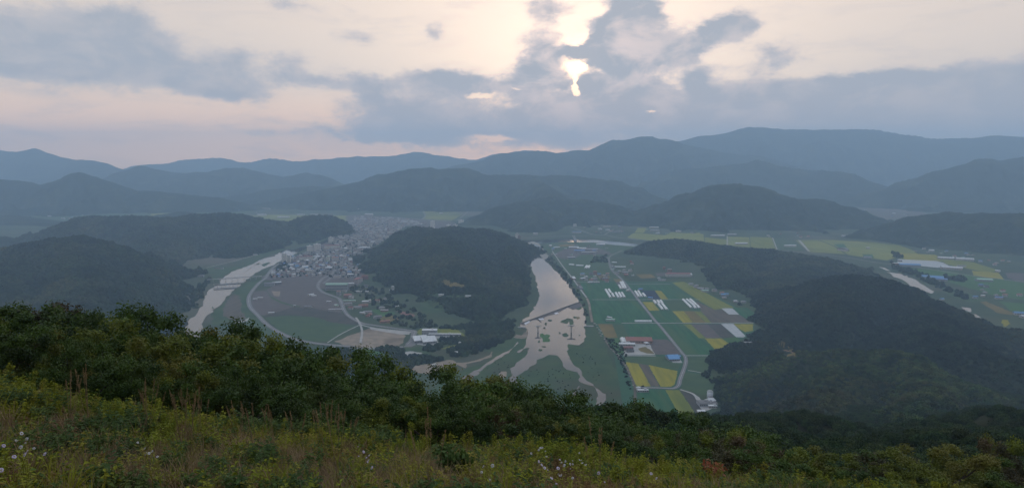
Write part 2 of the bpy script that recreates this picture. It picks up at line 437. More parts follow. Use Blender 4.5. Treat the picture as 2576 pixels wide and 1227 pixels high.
# ------------------------------------------------------------------ hills
HILLS = []
def bell(t):
    t = np.clip(t, 0, 1)
    return .55 * (.5 + .5 * np.cos(np.pi * t)) + .45 * (1 - t)
def hill_height(X, Y, ridges, seed, rough=1.0):
    """ridges: lists of (x, y, z, w)"""
    wl = 0; cnt = 0
    for r in ridges:
        for p in r: wl += p[3]; cnt += 1
    wl /= cnt
    nz = ridged(X / (wl * .55), Y / (wl * .55), seed, 4) - .45
    nf = fbm(X / (wl * .14), Y / (wl * .14), seed + 9, 4)
    best = np.full(X.shape, -20.0)
    for r in ridges:
        segs = list(zip(r[:-1], r[1:])) if len(r) > 1 else [(r[0], (r[0][0] + 1, r[0][1], r[0][2], r[0][3]))]
        for a, b in segs:
            d, t = seg_dist(X, Y, a, b)
            z = a[2] + (b[2] - a[2]) * t; w = a[3] + (b[3] - a[3]) * t
            td = d / w
            td = td * (1 + .42 * rough * (.28 - nz) * np.minimum(td * 3, 1))
            p = bell(td) if wl < 520 else .35 * bell(td) + .65 * (1 - np.clip(td, 0, 1)) ** 2
            h = (z + 8) * p - 8 + nf * z * .16 * rough * np.minimum(td * 4, 1) * (p > .02)
            h = h + fbm(X / (wl * .32), Y / (wl * .32), seed + 20, 4) * np.minimum(z * .13, 60 if wl > 520 else 16) * p
            best = np.maximum(best, h)
    return best
def add_hill(name, label, ridges_px, seed, m=None, cell=.0022, rough=1.0, push=True):
    ridges = []
    for r in ridges_px:
        r = [(x, y, d, w) if d < 6000 else (x, y, 6000 + (d - 6000) * 1.5, w * (6000 + (d - 6000) * 1.5) / d) for x, y, d, w in r]
        ridges.append([(*far(x, y, d), w) for x, y, d, w in r])
    pts = [p for r in ridges for p in r]
    t0 = min((p[0] - p[3] * 1.25) / max(p[1], 1) for p in pts); t1 = max((p[0] + p[3] * 1.25) / p[1] for p in pts)
    t0 = max(t0, -1.05); t1 = min(t1, 1.05)
    y0 = max(min(p[1] - p[3] * 1.25 for p in pts), 25); y1 = max(p[1] + p[3] * 1.25 for p in pts)
    nt = int(min(520, max(60, (t1 - t0) / cell))); ny = int(min(420, max(60, math.log(y1 / y0) / (cell * 1.3))))
    T, YY = np.meshgrid(np.linspace(t0, t1, nt), np.exp(np.linspace(math.log(y0), math.log(y1), ny)))
    X = T * YY; Y = YY
    h = hill_height(X, Y, ridges, seed, rough)
    # canopy roughness
    h = h + np.where(h > 0, fbm(X / 14, Y / 14, seed + 50, 2) * 2.2, 0)
    vs = np.stack([X, Y, h], -1).reshape(-1, 3)
    idx = np.arange(nt * ny).reshape(ny, nt)
    q = np.stack([idx[:-1, :-1], idx[:-1, 1:], idx[1:, 1:], idx[1:, :-1]], -1).reshape(-1, 4)
    hz = h.reshape(-1)
    q = q[hz[q].max(1) > -3]
    used = np.unique(q); remap = np.zeros(nt * ny, dtype=np.int64); remap[used] = np.arange(len(used))
    o = mesh_obj(name, vs[used], remap[q], m or M['forest'], smooth=True)
    tag(o, label, 'hill', kind='structure')
    HILLS.append((label, ridges, seed, rough))
    return ridges

F = add_hill
# farthest ranges
F('hill', 'palest far mountain range on the horizon behind the town', [[(330, 415, 9300, 700), (400, 411, 9300, 900), (480, 401, 9400, 900), (560, 399, 9500, 900), (620, 408, 9500, 800), (680, 402, 9400, 800), (760, 403, 9300, 900), (800, 405, 9300, 900), (900, 392, 9300, 1000), (980, 392, 9300, 1000), (1040, 384, 9300, 1000), (1100, 390, 9300, 1000), (1200, 398, 9200, 1000), (1280, 384, 9200, 1000), (1340, 379, 9200, 1000), (1400, 386, 9200, 1000), (1500, 380, 9200, 1000)]], 11)
F('hill', 'high faint mountain at the left edge of the horizon', [[(-120, 385, 8300, 1400), (0, 378, 8300, 1500), (40, 382, 8300, 1400), (85, 377, 8300, 1500), (130, 386, 8200, 1400), (190, 401, 8100, 1300), (240, 404, 8000, 1300), (300, 425, 7900, 1200), (350, 442, 7800, 1000)]], 12)
F('hill', 'pale pointed hills right of the left edge mountain', [[(250, 462, 6900, 700), (300, 432, 6900, 900), (350, 415, 6900, 900), (390, 427, 6900, 900), (440, 431, 6900, 900), (520, 432, 6900, 900), (570, 418, 7000, 900), (610, 417, 7000, 900), (660, 431, 7000, 900), (710, 444, 7000, 800), (770, 433, 7000, 800), (820, 444, 6900, 700), (860, 462, 6800, 600)]], 13)
F('hill', 'broad blue mountain with a flat summit right of the centre', [[(1000, 430, 7600, 700), (1120, 425, 7600, 900), (1190, 405, 7600, 1000), (1250, 390, 7600, 1100), (1340, 381, 7600, 1100), (1400, 385, 7500, 1100), (1480, 371, 7500, 1200), (1540, 347, 7500, 1400), (1600, 344, 7500, 1400), (1690, 349, 7500, 1400), (1740, 362, 7500, 1400), (1820, 380, 7500, 1300), (1950, 400, 7500, 1300)]], 14)
F('hill', 'highest hazy mountain filling the right of the horizon', [[(1640, 372, 8500, 1300), (1730, 350, 8500, 1500), (1800, 336, 8500, 1500), (1880, 322, 8500, 1600), (1950, 318, 8500, 1600), (2050, 326, 8500, 1600), (2150, 325, 8500, 1600), (2250, 336, 8400, 1600), (2340, 350, 8300, 1500), (2420, 345, 8200, 1500), (2520, 347, 8000, 1500), (2700, 350, 8000, 1500)]], 15)
F('hill', 'blue slope stepping down under the highest mountain', [[(1700, 425, 6600, 800), (1780, 420, 6600, 900), (1900, 405, 6600, 1000), (2000, 425, 6500, 900), (2150, 440, 6300, 800), (2230, 465, 6200, 700)], [(2250, 470, 5700, 700), (2350, 425, 5700, 900), (2450, 400, 5700, 1000), (2600, 388, 5700, 1000), (2750, 380, 5700, 1000)]], 16)
F('hill', 'rounded blue mountain at the left in the middle distance', [[(-100, 455, 5300, 600), (0, 452, 5300, 700), (60, 452, 5300, 700), (100, 463, 5300, 600), (150, 446, 5300, 700), (200, 437, 5300, 800), (240, 441, 5300, 800), (290, 460, 5300, 700), (340, 479, 5300, 600), (400, 481, 5300, 500), (480, 488, 5300, 450), (560, 497, 5300, 380), (610, 508, 5300, 260)]], 17)
F('hill', 'low blue foothills behind the far end of town', [[(590, 492, 6200, 400), (680, 478, 6200, 500), (760, 470, 6200, 500), (840, 470, 6200, 500), (920, 458, 6200, 500)]], 41)
F('hill', 'long blue mountain behind the town and its bridge', [[(600, 522, 5500, 260), (650, 512, 5500, 350), (710, 500, 5600, 400), (800, 478, 5600, 500), (880, 460, 5600, 600), (950, 436, 5700, 750), (1040, 424, 5700, 850), (1085, 417, 5700, 850), (1125, 425, 5700, 800), (1180, 431, 5700, 800), (1230, 440, 5700, 800), (1330, 437, 5700, 800), (1450, 440, 5700, 800), (1560, 455, 5700, 800)], [(1330, 437, 5600, 700), (1380, 470, 4900, 600), (1400, 500, 4300, 400)]], 18)
F('hill', 'dark foothill above the far bend of the river', [[(1175, 556, 4100, 140), (1205, 540, 4150, 200), (1250, 522, 4200, 300), (1310, 508, 4300, 420), (1390, 495, 4400, 520), (1470, 500, 4400, 520), (1540, 515, 4300, 400), (1590, 540, 4200, 250)], [(1330, 520, 4050, 350), (1340, 545, 3780, 200)]], 19)
F('hill', 'blue hill with a domed top behind the yellow paddies', [[(1540, 577, 4100, 150), (1600, 550, 4150, 250), (1660, 521, 4200, 400), (1720, 493, 4200, 520), (1770, 476, 4200, 600), (1815, 463, 4200, 650), (1850, 460, 4200, 650), (1900, 468, 4200, 650), (1950, 484, 4200, 600), (1990, 497, 4200, 520), (2060, 501, 4200, 520), (2110, 515, 4100, 480), (2160, 535, 4000, 400), (2210, 560, 3900, 250)]], 20)
F('hill', 'dark hill at the right edge behind the farms', [[(2215, 575, 3450, 200), (2260, 555, 3400, 300), (2310, 541, 3350, 380), (2380, 533, 3300, 420), (2450, 536, 3200, 440), (2530, 536, 3100, 450), (2620, 536, 3050, 460), (2750, 540, 3000, 450)]], 21)
F('hill', 'low dark rise at the left edge beyond the meadow', [[(-60, 540, 4300, 300), (20, 541, 4300, 300), (70, 550, 4200, 260), (140, 558, 4100, 240), (200, 572, 4000, 160)]], 22)
F('hill', 'dark shoulder at the left edge behind the near hill', [[(-80, 590, 3000, 260), (0, 595, 3000, 260), (50, 606, 2950, 220), (100, 622, 2850, 150)]], 23)
F('hill', 'small wooded rise between the left hills', [[(400, 540, 4300, 180), (450, 531, 4300, 200), (500, 538, 4300, 160)]], 24)
RB = F('hill', 'long dark wooded ridge behind the left river', [[(90, 606, 3000, 180), (130, 580, 3050, 250), (210, 549, 3150, 400), (300, 546, 3200, 450), (400, 549, 3250, 450), (470, 545, 3300, 450), (540, 540, 3350, 480), (600, 546, 3400, 450), (660, 556, 3450, 380), (720, 562, 3500, 300), (775, 546, 3500, 250), (830, 543, 3520, 170), (865, 556, 3560, 90), (880, 568, 3600, 50)], [(400, 549, 3250, 350), (420, 590, 2850, 300), (400, 630, 2600, 200)], [(600, 546, 3400, 350), (610, 590, 3000, 260), (590, 625, 2750, 110)]], 25, cell=.0018)
RA = F('hill', 'near dark wooded hill at the left above the oaks', [[(-130, 625, 2100, 380), (0, 633, 2050, 380), (90, 607, 2080, 420), (180, 598, 2100, 430), (250, 605, 2080, 320), (310, 627, 2050, 220), (360, 650, 2030, 150), (405, 676, 2010, 110), (440, 698, 2000, 75), (470, 716, 1990, 45)], [(180, 598, 2100, 420), (200, 690, 1700, 300), (200, 790, 1400, 250)], [(330, 645, 2040, 200), (345, 705, 1800, 185), (345, 780, 1580, 135)], [(0, 633, 2050, 400), (0, 720, 1600, 350)]], 26, cell=.002)
RO = F('hill', 'round wooded hill between the two rivers', [[(950, 630, 2700, 60), (978, 606, 2780, 90), (1005, 586, 2850, 150), (1042, 574, 2880, 250), (1100, 577, 2880, 300), (1160, 574, 2880, 300), (1210, 577, 2880, 300), (1262, 586, 2860, 220), (1288, 598, 2840, 120), (1304, 612, 2800, 60)], [(1100, 577, 2880, 300), (1112, 615, 2400, 330), (1150, 672, 2020, 240), (1195, 740, 1780, 160), (1225, 790, 1650, 90)], [(1285, 600, 2800, 110), (1286, 640, 2350, 85), (1290, 695, 2040, 82), (1285, 755, 1810, 75)], [(1005, 590, 2850, 120), (988, 636, 2480, 110), (990, 684, 2230, 90)]], 27, cell=.0018)
RP = F('hill', 'low wooded hills between the farm fields and the right valley', [[(1582, 632, 2820, 45), (1620, 616, 2850, 110), (1660, 608, 2850, 190), (1710, 604, 2850, 240), (1770, 613, 2750, 240), (1850, 626, 2650, 260), (1940, 632, 2600, 280), (2050, 652, 2450, 240), (2130, 672, 2320, 150), (2190, 692, 2200, 80)], [(1850, 626, 2650, 240), (1840, 660, 2350, 150), (1850, 700, 2080, 110)], [(2050, 650, 2450, 260), (2010, 690, 2150, 260), (1990, 730, 1900, 220)]], 28, cell=.0018)
RQ = F('hill', 'dark wooded hill with a blunt top at the right', [[(1965, 800, 1570, 60), (1990, 762, 1650, 110), (2030, 732, 1700, 170), (2080, 707, 1740, 240), (2140, 694, 1740, 280), (2195, 701, 1700, 270), (2240, 708, 1650, 220), (2288, 738, 1580, 180), (2340, 757, 1530, 180), (2390, 775, 1480, 180), (2460, 813, 1400, 150), (2530, 828, 1350, 150), (2620, 836, 1320, 150), (2700, 840, 1300, 150)], [(2140, 694, 1740, 260), (2100, 760, 1450, 210), (2085, 840, 1310, 90)], [(2330, 754, 1540, 220), (2350, 830, 1220, 240), (2440, 880, 1050, 220), (2600, 920, 950, 220)]], 29, cell=.0018)
RR = F('hill', 'round dark grove knoll beside the farm fields', [[(1845, 884, 1290, 85), (1880, 867, 1300, 105), (1925, 862, 1300, 105), (1960, 880, 1280, 75)]], 30, cell=.0018, rough=.5)
RS = F('hill', 'nearest dark green hill at the lower right', [[(1895, 972, 990, 50), (1930, 945, 1035, 95), (1975, 912, 1080, 160), (2040, 886, 1080, 190), (2120, 878, 1050, 200), (2200, 882, 1000, 210), (2280, 898, 950, 210), (2350, 926, 890, 210), (2420, 965, 830, 210), (2520, 985, 780, 210), (2650, 1000, 740, 210)], [(2200, 893, 1030, 230), (2150, 960, 840, 230), (2100, 1010, 720, 200), (2050, 1050, 620, 130)], [(2350, 930, 900, 220), (2330, 1020, 650, 220), (2300, 1060, 480, 170)]], 31, cell=.0022)

# ------------------------------------------------------------------ the hill under the camera
SPUR = [[(*far(x, y, d), w) for x, y, d, w in r] for r in
        [[(1540, 1110, 46, 0), (1640, 1082, 90, 0), (1760, 1078, 150, 0), (1900, 1075, 210, 0), (2060, 1085, 260, 0)],
         [(1900, 1160, 60, 0), (2100, 1142, 120, 0), (2200, 1120, 220, 0), (2260, 1095, 340, 0), (2280, 1075, 480, 0), (2330, 1050, 620, 0), (2500, 1000, 800, 0)],
         [(2420, 1200, 60, 0), (2560, 1150, 130, 0), (2640, 1110, 260, 0), (2700, 1080, 400, 0)]]]
def ground_z(X, Y):
    X = np.asarray(X, float); Y = np.asarray(Y, float)
    tt = X / np.maximum(Y, 1); s = .335 * Y + np.maximum(Y, 1) * np.where(tt < 0, -.165 * tt * tt, .12 * tt)
    e = np.maximum(Y - 12.2, 0)
    s = s + .34 * (e * e / (e + 1.6))
    side = np.maximum(-X - 40, 0); s = s + .12 * side
    h = 398.3 - s
    h = h + (Y > 5) * fbm(X / 7, Y / 7, 70, 3) * np.minimum(.25 + e * .05, 6)
    if True:
        for r in SPUR:
            for a, b in zip(r[:-1], r[1:]):
                d, t = seg_dist(X, Y, a, b)
                z = a[2] + (b[2] - a[2]) * t - 6
                w = 12 + .12 * (a[1] + (b[1] - a[1]) * t)
                hh = z - .55 * (np.sqrt(d * d + w * w) - w) + fbm(X / 60, Y / 60, 71, 4) * np.minimum(Y * .05, 14)
                h = np.where(Y > 30, np.maximum(h, hh), h)
    return h
nt, ny = 420, 420
T, YY = np.meshgrid(np.linspace(-1.3, 1.15, nt), np.concatenate([np.linspace(-6, 3, 10), np.exp(np.linspace(math.log(3.2), math.log(1150), ny - 10))]))
X = T * np.maximum(YY, 0) + T * 12
h = ground_z(X, YY)
vs = np.stack([X, YY, h], -1).reshape(-1, 3)
idx = np.arange(nt * ny).reshape(ny, nt)
q = np.stack([idx[:-1, :-1], idx[:-1, 1:], idx[1:, 1:], idx[1:, :-1]], -1).reshape(-1, 4)
hz = h.reshape(-1); q = q[hz[q].max(1) > -3]
used = np.unique(q); remap = np.zeros(nt * ny, dtype=np.int64); remap[used] = np.arange(len(used))
M['soil'] = mat('slope_soil', (.026, .026, .012), .95, (.016, .019, .009), 1.5, spec=.05, col3=(.022, .03, .011), bump=.05)
tag(mesh_obj('hillside', vs[used], remap[q], M['soil'], smooth=True), 'steep slope falling away from the viewpoint', 'hillside', kind='structure')
# ------------------------------------------------------------------ water
RIV_L = G(1, [(1950, 450), (1850, 490), (1750, 530), (1630, 565), (1540, 580), (1480, 605), (1440, 612), (1400, 600), (1360, 605), (1300, 630), (1250, 660), (1215, 690), (1100, 715), (1030, 745), (950, 790), (880, 812), (800, 840), (720, 870), (680, 892), (650, 920), (600, 945), (560, 975), (540, 1020), (490, 1050), (470, 1080), (410, 1105), (390, 1140), (365, 1227)]) + \
    G(3, [(350, 340), (300, 430), (200, 530), (140, 570), (130, 620), (40, 760), (300, 760), (330, 620), (400, 500), (460, 440), (490, 400), (540, 380), (600, 320)]) + \
    G(1, [(650, 1170), (700, 1130), (740, 1090), (800, 1040), (850, 1000), (900, 960), (1010, 880), (1100, 840), (1200, 800), (1310, 740), (1380, 700), (1440, 680), (1560, 620), (1620, 595), (1760, 560), (1860, 520), (1960, 480)])
sheet('river', RIV_L, .10, M['water'], 'pale river running past the town under two bridges', 'river', jag=5)
RIV_M = G(5, [(265, 235), (290, 290), (310, 360), (350, 430), (380, 510), (410, 600), (445, 660), (455, 740), (470, 830), (485, 880), (460, 960), (420, 1010), (380, 1080), (340, 1120), (290, 1150), (250, 1200)]) + \
    G(7, [(1310, 130), (1290, 165), (1370, 170), (1410, 200), (1400, 240), (1380, 290), (1380, 320), (1350, 380), (1300, 400), (1270, 435), (1310, 430), (1380, 385), (1410, 390), (1370, 450), (1320, 510), (1250, 570), (1200, 600), (1210, 640), (1200, 690), (1180, 740), (1130, 770), (1010, 780), (990, 830), (1100, 860), (1250, 800), (1310, 760), (1260, 740), (1280, 700), (1340, 650), (1400, 600), (1450, 570), (1490, 520), (1560, 490), (1620, 460), (1690, 465), (1740, 510), (1780, 570), (1810, 620), (1880, 630), (1940, 650), (1960, 700), (1970, 760), (2090, 800), (2150, 870), (2170, 910), (2140, 1000), (2110, 1095), (2060, 1180), (2130, 1180), (2150, 1080), (2210, 1020), (2240, 960), (2230, 890), (2180, 830), (2100, 780), (2030, 740), (2000, 680), (1960, 620), (1900, 570), (1850, 500), (1830, 420), (1840, 340), (1900, 352), (1960, 355), (1990, 330), (2020, 260), (2015, 160)]) + \
    G(5, [(1050, 1200), (1045, 1150), (1040, 1070), (1010, 990), (975, 950), (950, 900), (920, 840), (880, 780), (830, 710), (780, 650), (730, 600), (660, 540), (600, 470), (550, 430), (620, 430), (610, 400), (570, 355), (540, 310), (500, 262), (400, 228)])
sheet('river', RIV_M, .10, M['water'], 'wide river reflecting the sunset clouds in the middle', 'river', jag=4)
sheet('river', G(7, [(1290, 320), (1250, 360), (1190, 410), (1090, 460), (1000, 520), (880, 600), (740, 680), (680, 690), (660, 760), (740, 745), (800, 700), (890, 655), (860, 648), (960, 570), (1100, 480), (1190, 430), (1230, 390)]), .12, M['water'], 'narrow left side channel of the middle river', 'river', jag=3)
sheet('pond', G(7, [(1955, 795), (1920, 850), (1880, 890), (1860, 930), (1895, 945), (1905, 900), (1930, 850), (1960, 805)]), .12, M['water'], 'small crescent pool in the river meadow', 'pond', jag=2)
sheet('river', G(5, [(200, 235), (290, 190), (400, 185), (540, 180), (780, 168), (1100, 178), (1350, 198), (1560, 218), (1700, 238), (1640, 262), (1400, 244), (1150, 214), (800, 208), (600, 218), (480, 222), (300, 255)]), .14, M['water'], 'far reach of the river behind the small factory village', 'river', jag=5)
sheet('pond', G(9, [(1100, 582), (1220, 598), (1290, 612), (1400, 668), (1480, 722), (1570, 772), (1540, 797), (1430, 750), (1380, 745), (1360, 768), (1320, 705), (1260, 655), (1190, 632)]), .12, M['water'], 'tapering stretch of river in the right valley', 'river', jag=5)
sheet('pond', G(9, [(1020, 530), (1080, 540), (1145, 572), (1100, 566), (1060, 548)]), .12, M['water'], 'thin water strip above the right valley river', 'river', jag=3)
sheet('pond', G(9, [(1830, 925), (1900, 930), (1945, 940), (1930, 978), (1880, 960)]), .12, M['water'], 'small bright pool at the foot of the right hill', 'pond', jag=3)
sheet('pond', G(9, [(1940, 988), (1990, 1000), (2028, 1030), (1990, 1028)]), .12, M['water'], 'second smaller bright pool at the foot of the right hill', 'pond', jag=3)
# upper end of the middle river: shoals
sheet('sandbar', G(5, [(265, 235), (400, 200), (480, 225), (500, 262), (420, 232), (330, 250), (285, 258)]), .16, M['gravel'], 'gravel shoal at the head of the middle river', 'sandbar', jag=3)
sheet('sandbar', G(5, [(480, 265), (530, 290), (560, 350), (600, 380), (640, 420), (620, 445), (545, 425), (500, 385), (470, 345), (575, 355), (520, 300)]), .18, M['gravel'], 'grey gravel spit beside the grassy river islet', 'sandbar', jag=3)
sheet('river_island', G(5, [(375, 270), (400, 245), (450, 262), (478, 300), (480, 335), (440, 345), (400, 330), (405, 300)]), .2, M['meadow'], 'green islet at the head of the middle river', 'island', jag=3)
for r, x0, y0, a, b, lab in [(7, 1635, 85, 26, 12, 'small dark islet left below the weir'), (7, 1590, 125, 14, 18, 'tiny rock islet under the weir'), (7, 1576, 168, 12, 12, 'tiny islet beside the left bridge pier'),
                             (7, 1800, 245, 36, 20, 'oval islet below the right bridge pier'), (7, 1741, 222, 9, 14, 'little upright islet left of the right pier'), (7, 1955, 246, 12, 7, 'lone dark rock near the right bank'),
                             (7, 1940, 58, 20, 15, 'rust brown rock islet below the weir'), (7, 1905, 52, 22, 12, 'green rock islet below the weir'), (7, 1515, 315, 12, 14, 'dark rock at left of the shallow water'),
                             (7, 1570, 370, 26, 7, 'flat rock bar in the shallow river'), (7, 1530, 408, 26, 11, 'lower flat rock bar in the shallow river'), (5, 968, 1018, 34, 22, 'wedge shaped islet under the weir at the right bank'),
                             (3, 462, 400, 14, 9, 'dark rock in the left river'), (5, 800, 745, 6, 5, 'tiny dark rock in the wide reach')]:
    c = [(x0 + a * math.cos(k * .524) * random.uniform(.75, 1.2), y0 + b * math.sin(k * .524) * random.uniform(.75, 1.2)) for k in range(12)]
    sheet('river_island', G(r, c), .22, M['orange'] if 'rust' in lab else M['meadow'], lab, 'islet', jag=1.5)
sheet('river_island', G(7, [(1745, 98), (1770, 82), (1830, 60), (1890, 72), (1895, 128), (1850, 135), (1842, 98), (1825, 122), (1790, 118), (1765, 108)]), .22, M['meadow'], 'forked grassy islet below the weir', 'islet', jag=2)
sheet('river_island', G(7, [(1520, 232), (1560, 225), (1575, 245), (1600, 230), (1640, 250), (1632, 268), (1610, 275), (1640, 300), (1630, 318), (1555, 320), (1550, 285), (1525, 260)]), .22, M['green_b'], 'green islet in the middle of the shallow river', 'islet', jag=2)
sheet('sandbar', G(1, [(840, 890), (905, 850), (960, 805), (1025, 765), (1038, 762), (990, 795), (930, 835), (880, 868)]), .2, M['sand'], 'long brown bar in the left river', 'sandbar', jag=3)
sheet('river_island', G(1, [(1062, 795), (1100, 775), (1140, 765), (1172, 768), (1130, 795), (1092, 818)]), .2, M['meadow'], 'green lens shaped islet in the left river', 'islet', jag=2)
sheet('river_island', G(1, [(995, 790), (1020, 778), (1048, 782), (1020, 795)]), .2, M['meadow'], 'tiny green islet beside the lens shaped one', 'islet', jag=2)
# weir
mw = sheet('river_apron', G(5, [(252, 1222), (330, 1178), (440, 1146), (640, 1070), (820, 1006), (975, 950), (1000, 985), (1005, 1000), (900, 1036), (830, 1012), (700, 1082), (560, 1125), (500, 1160), (400, 1165), (300, 1227)]), .3, M['mauve'], 'wet concrete apron below the weir', 'weir apron', jag=1.5)
def bar(name, a, b, w, z0, z1, m, label, cat, parent=None):
    a = Vector(a); b = Vector(b); d = b - a; L = d.length
    mb_ = MB(); mb_.box(0, L, -w / 2, w / 2, z0, z1)
    o = mb_.build(name, m, parent)
    if parent is None:
        o.location = (a.x, a.y, 0); o.rotation_euler = (0, 0, math.atan2(d.y, d.x)); tag(o, label, cat)
    return o
wr = empty('weir', (*G1(5, 250, 1205), 0)); tag(wr, 'long diagonal weir across the middle river', 'weir')
base = Vector(G1(5, 250, 1205))
for k, (a, b) in enumerate([((245, 1210), (440, 1140)), ((440, 1140), (820, 1000)), ((820, 1000), (978, 945))]):
    A = Vector(G1(5, *a)); B = Vector(G1(5, *b)); d = B - A
    m_ = MB(); m_.box(0, d.length, -1.2, 1.2, -.3, 1.3 + .01 * k)
    o = m_.build('sill', M['brown_d'], wr); o.location = (A.x - base.x, A.y - base.y, 0); o.rotation_euler = (0, 0, math.atan2(d.y, d.x))
for a, b in [((440, 1140), (505, 1190)), ((820, 1000), (900, 1030))]:
    A = Vector(G1(5, *a)); B = Vector(G1(5, *b)); d = B - A
    m_ = MB(); m_.box(1.3, d.length, -1, 1, -.3, 1.0)
    o = m_.build('training_wall', M['brown_d'], wr); o.location = (A.x - base.x, A.y - base.y, 0); o.rotation_euler = (0, 0, math.atan2(d.y, d.x))
for pts, lab in [([(665, 1080), (700, 1068), (720, 1085), (680, 1095)], 'white foam at the middle of the weir'), ([(470, 1150), (530, 1140), (540, 1160), (490, 1165)], 'white foam left on the weir apron'), ([(300, 1200), (360, 1175), (370, 1190), (310, 1222)], 'white foam at the left end of the weir')]:
    sheet('foam', G(5, pts), .42, M['foam'], lab, 'foam', jag=1)

# ------------------------------------------------------------------ river banks, meadows, sand
Z = [0.02]
def zz():
    Z[0] += .0006
    return Z[0]
def field(r, pts, m, label, name='field', cat=None, jag=0):
    return sheet(name, G(r, pts), zz(), M[m], label, cat or name.replace('_', ' '), jag=jag or (.9 if r in (6, 8) else 0))
field(7, [(1255, 440), (1420, 385), (1420, 150), (1290, 150), (1200, 250), (1100, 350), (900, 560), (650, 640), (400, 700), (300, 1100), (2400, 1300), (2400, 700), (2300, 500), (2120, 150), (2010, 150), (2000, 380), (1830, 330)], 'meadow', 'green grassy flood meadow around the braided channels', 'meadow', jag=6)
field(5, [(500, 262), (620, 215), (900, 200), (1690, 245), (1500, 330), (1360, 400), (1380, 600), (1480, 680), (950, 700), (700, 470), (600, 350)], 'green_c', 'green ground around the small factory village', 'meadow', jag=6)
field(5, [(560, 330), (640, 420), (680, 500), (760, 590), (830, 680), (900, 770), (960, 880), (1010, 980), (1045, 1080), (1050, 1227), (1140, 1227), (1130, 1180), (1090, 1010), (1060, 900), (990, 780), (910, 680), (830, 570), (760, 490), (690, 390), (640, 340)], 'meadow', 'dark green strip along the right river bank', 'meadow', jag=4)
field(3, [(610, 330), (700, 240), (850, 100), (1080, 30), (1040, 90), (940, 190), (880, 300), (900, 400), (1000, 520), (1280, 720), (1200, 760), (700, 700), (480, 600), (440, 470)], 'meadow', 'green bank between the left river and the levee road', 'meadow', jag=5)
field(3, [(700, 240), (760, 230), (795, 270), (805, 340), (835, 450), (862, 530), (720, 560), (600, 500), (590, 430), (640, 320)], 'brown', 'brown bare patch on the left river bank', jag=5)
field(3, [(720, 575), (870, 540), (915, 515), (890, 560), (740, 590)], 'concrete', 'pale track on the left river bank', 'path')
field(1, [(480, 1000), (600, 930), (720, 865), (900, 800), (1100, 705), (1250, 640), (1400, 590), (1520, 570), (1450, 500), (1250, 580), (1000, 680), (700, 760), (200, 850), (300, 960)], 'meadow', 'green strip behind the left river', 'meadow', jag=6)
field(1, [(205, 895), (280, 880), (345, 885), (330, 905), (250, 922)], 'yellow', 'small yellow paddy left of the first bridge')
field(3, [(970, 200), (1120, 185), (1300, 60), (1700, 30), (1740, 180), (1900, 260), (2010, 330), (2050, 470), (1700, 405), (1460, 385), (1200, 475), (1080, 500), (980, 440), (940, 340), (945, 260)], 'mauve', 'wide mauve brown field inside the levee road', jag=3)
field(3, [(1080, 500), (1200, 472), (1460, 388), (1700, 408), (2060, 472), (2260, 600), (2100, 640), (1750, 640), (1400, 640), (1200, 600)], 'brown_d', 'dark bare strip across the levee fields', jag=3)
field(3, [(1110, 515), (1400, 492), (1750, 520), (1950, 590), (2260, 612), (1920, 805), (1750, 815), (1500, 790), (1300, 705)], 'green_c', 'green field beside the sand lot', jag=4)
field(3, [(1185, 195), (1295, 200), (1280, 262), (1215, 255)], 'sand', 'small sandy plot in the mauve field')
field(3, [(1100, 160), (1180, 260), (1300, 320), (1460, 372), (1560, 380), (1480, 392), (1300, 345), (1180, 285)], 'green_c', 'dark green ditch line across the mauve field', 'ditch')
field(4, [(545, 648), (960, 722), (1000, 742), (960, 822), (900, 872), (560, 886), (300, 882), (110, 815)], 'sand', 'sandy building lot beside the levee road', 'sand_lot', jag=3)
field(4, [(550, 640), (1060, 690), (1030, 728), (900, 722), (560, 664)], 'concrete', 'grey concrete strip above the sand lot', 'pavement')
field(4, [(1060, 690), (1120, 700), (1080, 810), (1120, 850), (1060, 880), (960, 880), (1040, 810)], 'asphalt', 'widened grey junction right of the sand lot', 'pavement')
field(4, [(1070, 1145), (1110, 1105), (1250, 1092), (1470, 1050), (1500, 1030), (1470, 990), (1430, 945), (1480, 968), (1540, 1028), (1610, 1073), (1750, 1068), (1900, 1028), (2020, 980), (2040, 935), (2060, 925), (2040, 1000), (1900, 1050), (1740, 1090), (1720, 1140), (1640, 1100), (1480, 1150), (1400, 1182), (1250, 1215), (1100, 1195)], 'sand', 'sandy riverside track with a forked end', 'sand_track', jag=3)
field(7, [(1240, 270), (1270, 235), (1330, 250), (1400, 170), (1412, 200), (1390, 270), (1320, 285)], 'sand', 'sand heap by the left bridge abutment', 'sand', jag=2)
field(7, [(1165, 162), (1210, 138), (1245, 142), (1235, 162), (1200, 160)], 'sand', 'small bare sand patch below the round hill', 'sand', jag=2)
field(7, [(1100, 640), (1150, 640), (1165, 670), (1140, 710), (1110, 720), (1085, 700), (1075, 665)], 'sand', 'round sand spot in the river meadow', 'sand', jag=2)
field(7, [(940, 725), (1010, 730), (1025, 752), (980, 752)], 'gravel', 'gravel streak by the river meadow', 'sand', jag=2)
field(4, [(60, 900), (300, 900), (870, 910), (1250, 880), (1500, 900), (1700, 860), (1900, 780), (2150, 760), (2320, 860), (2000, 960), (1600, 1040), (1450, 1040), (1200, 1090), (1000, 1110), (300, 1010), (60, 1000)], 'meadow', 'riverside park green below the levee', 'meadow', jag=6)
field(4, [(300, 915), (560, 925), (720, 960), (640, 990), (330, 985)], 'green_b', 'mown lawn below the levee road', 'meadow', jag=3)
field(4, [(1420, 900), (1600, 850), (1760, 850), (1660, 880), (1500, 912)], 'yellow_b', 'yellowish lawn in the riverside park', 'meadow', jag=2)
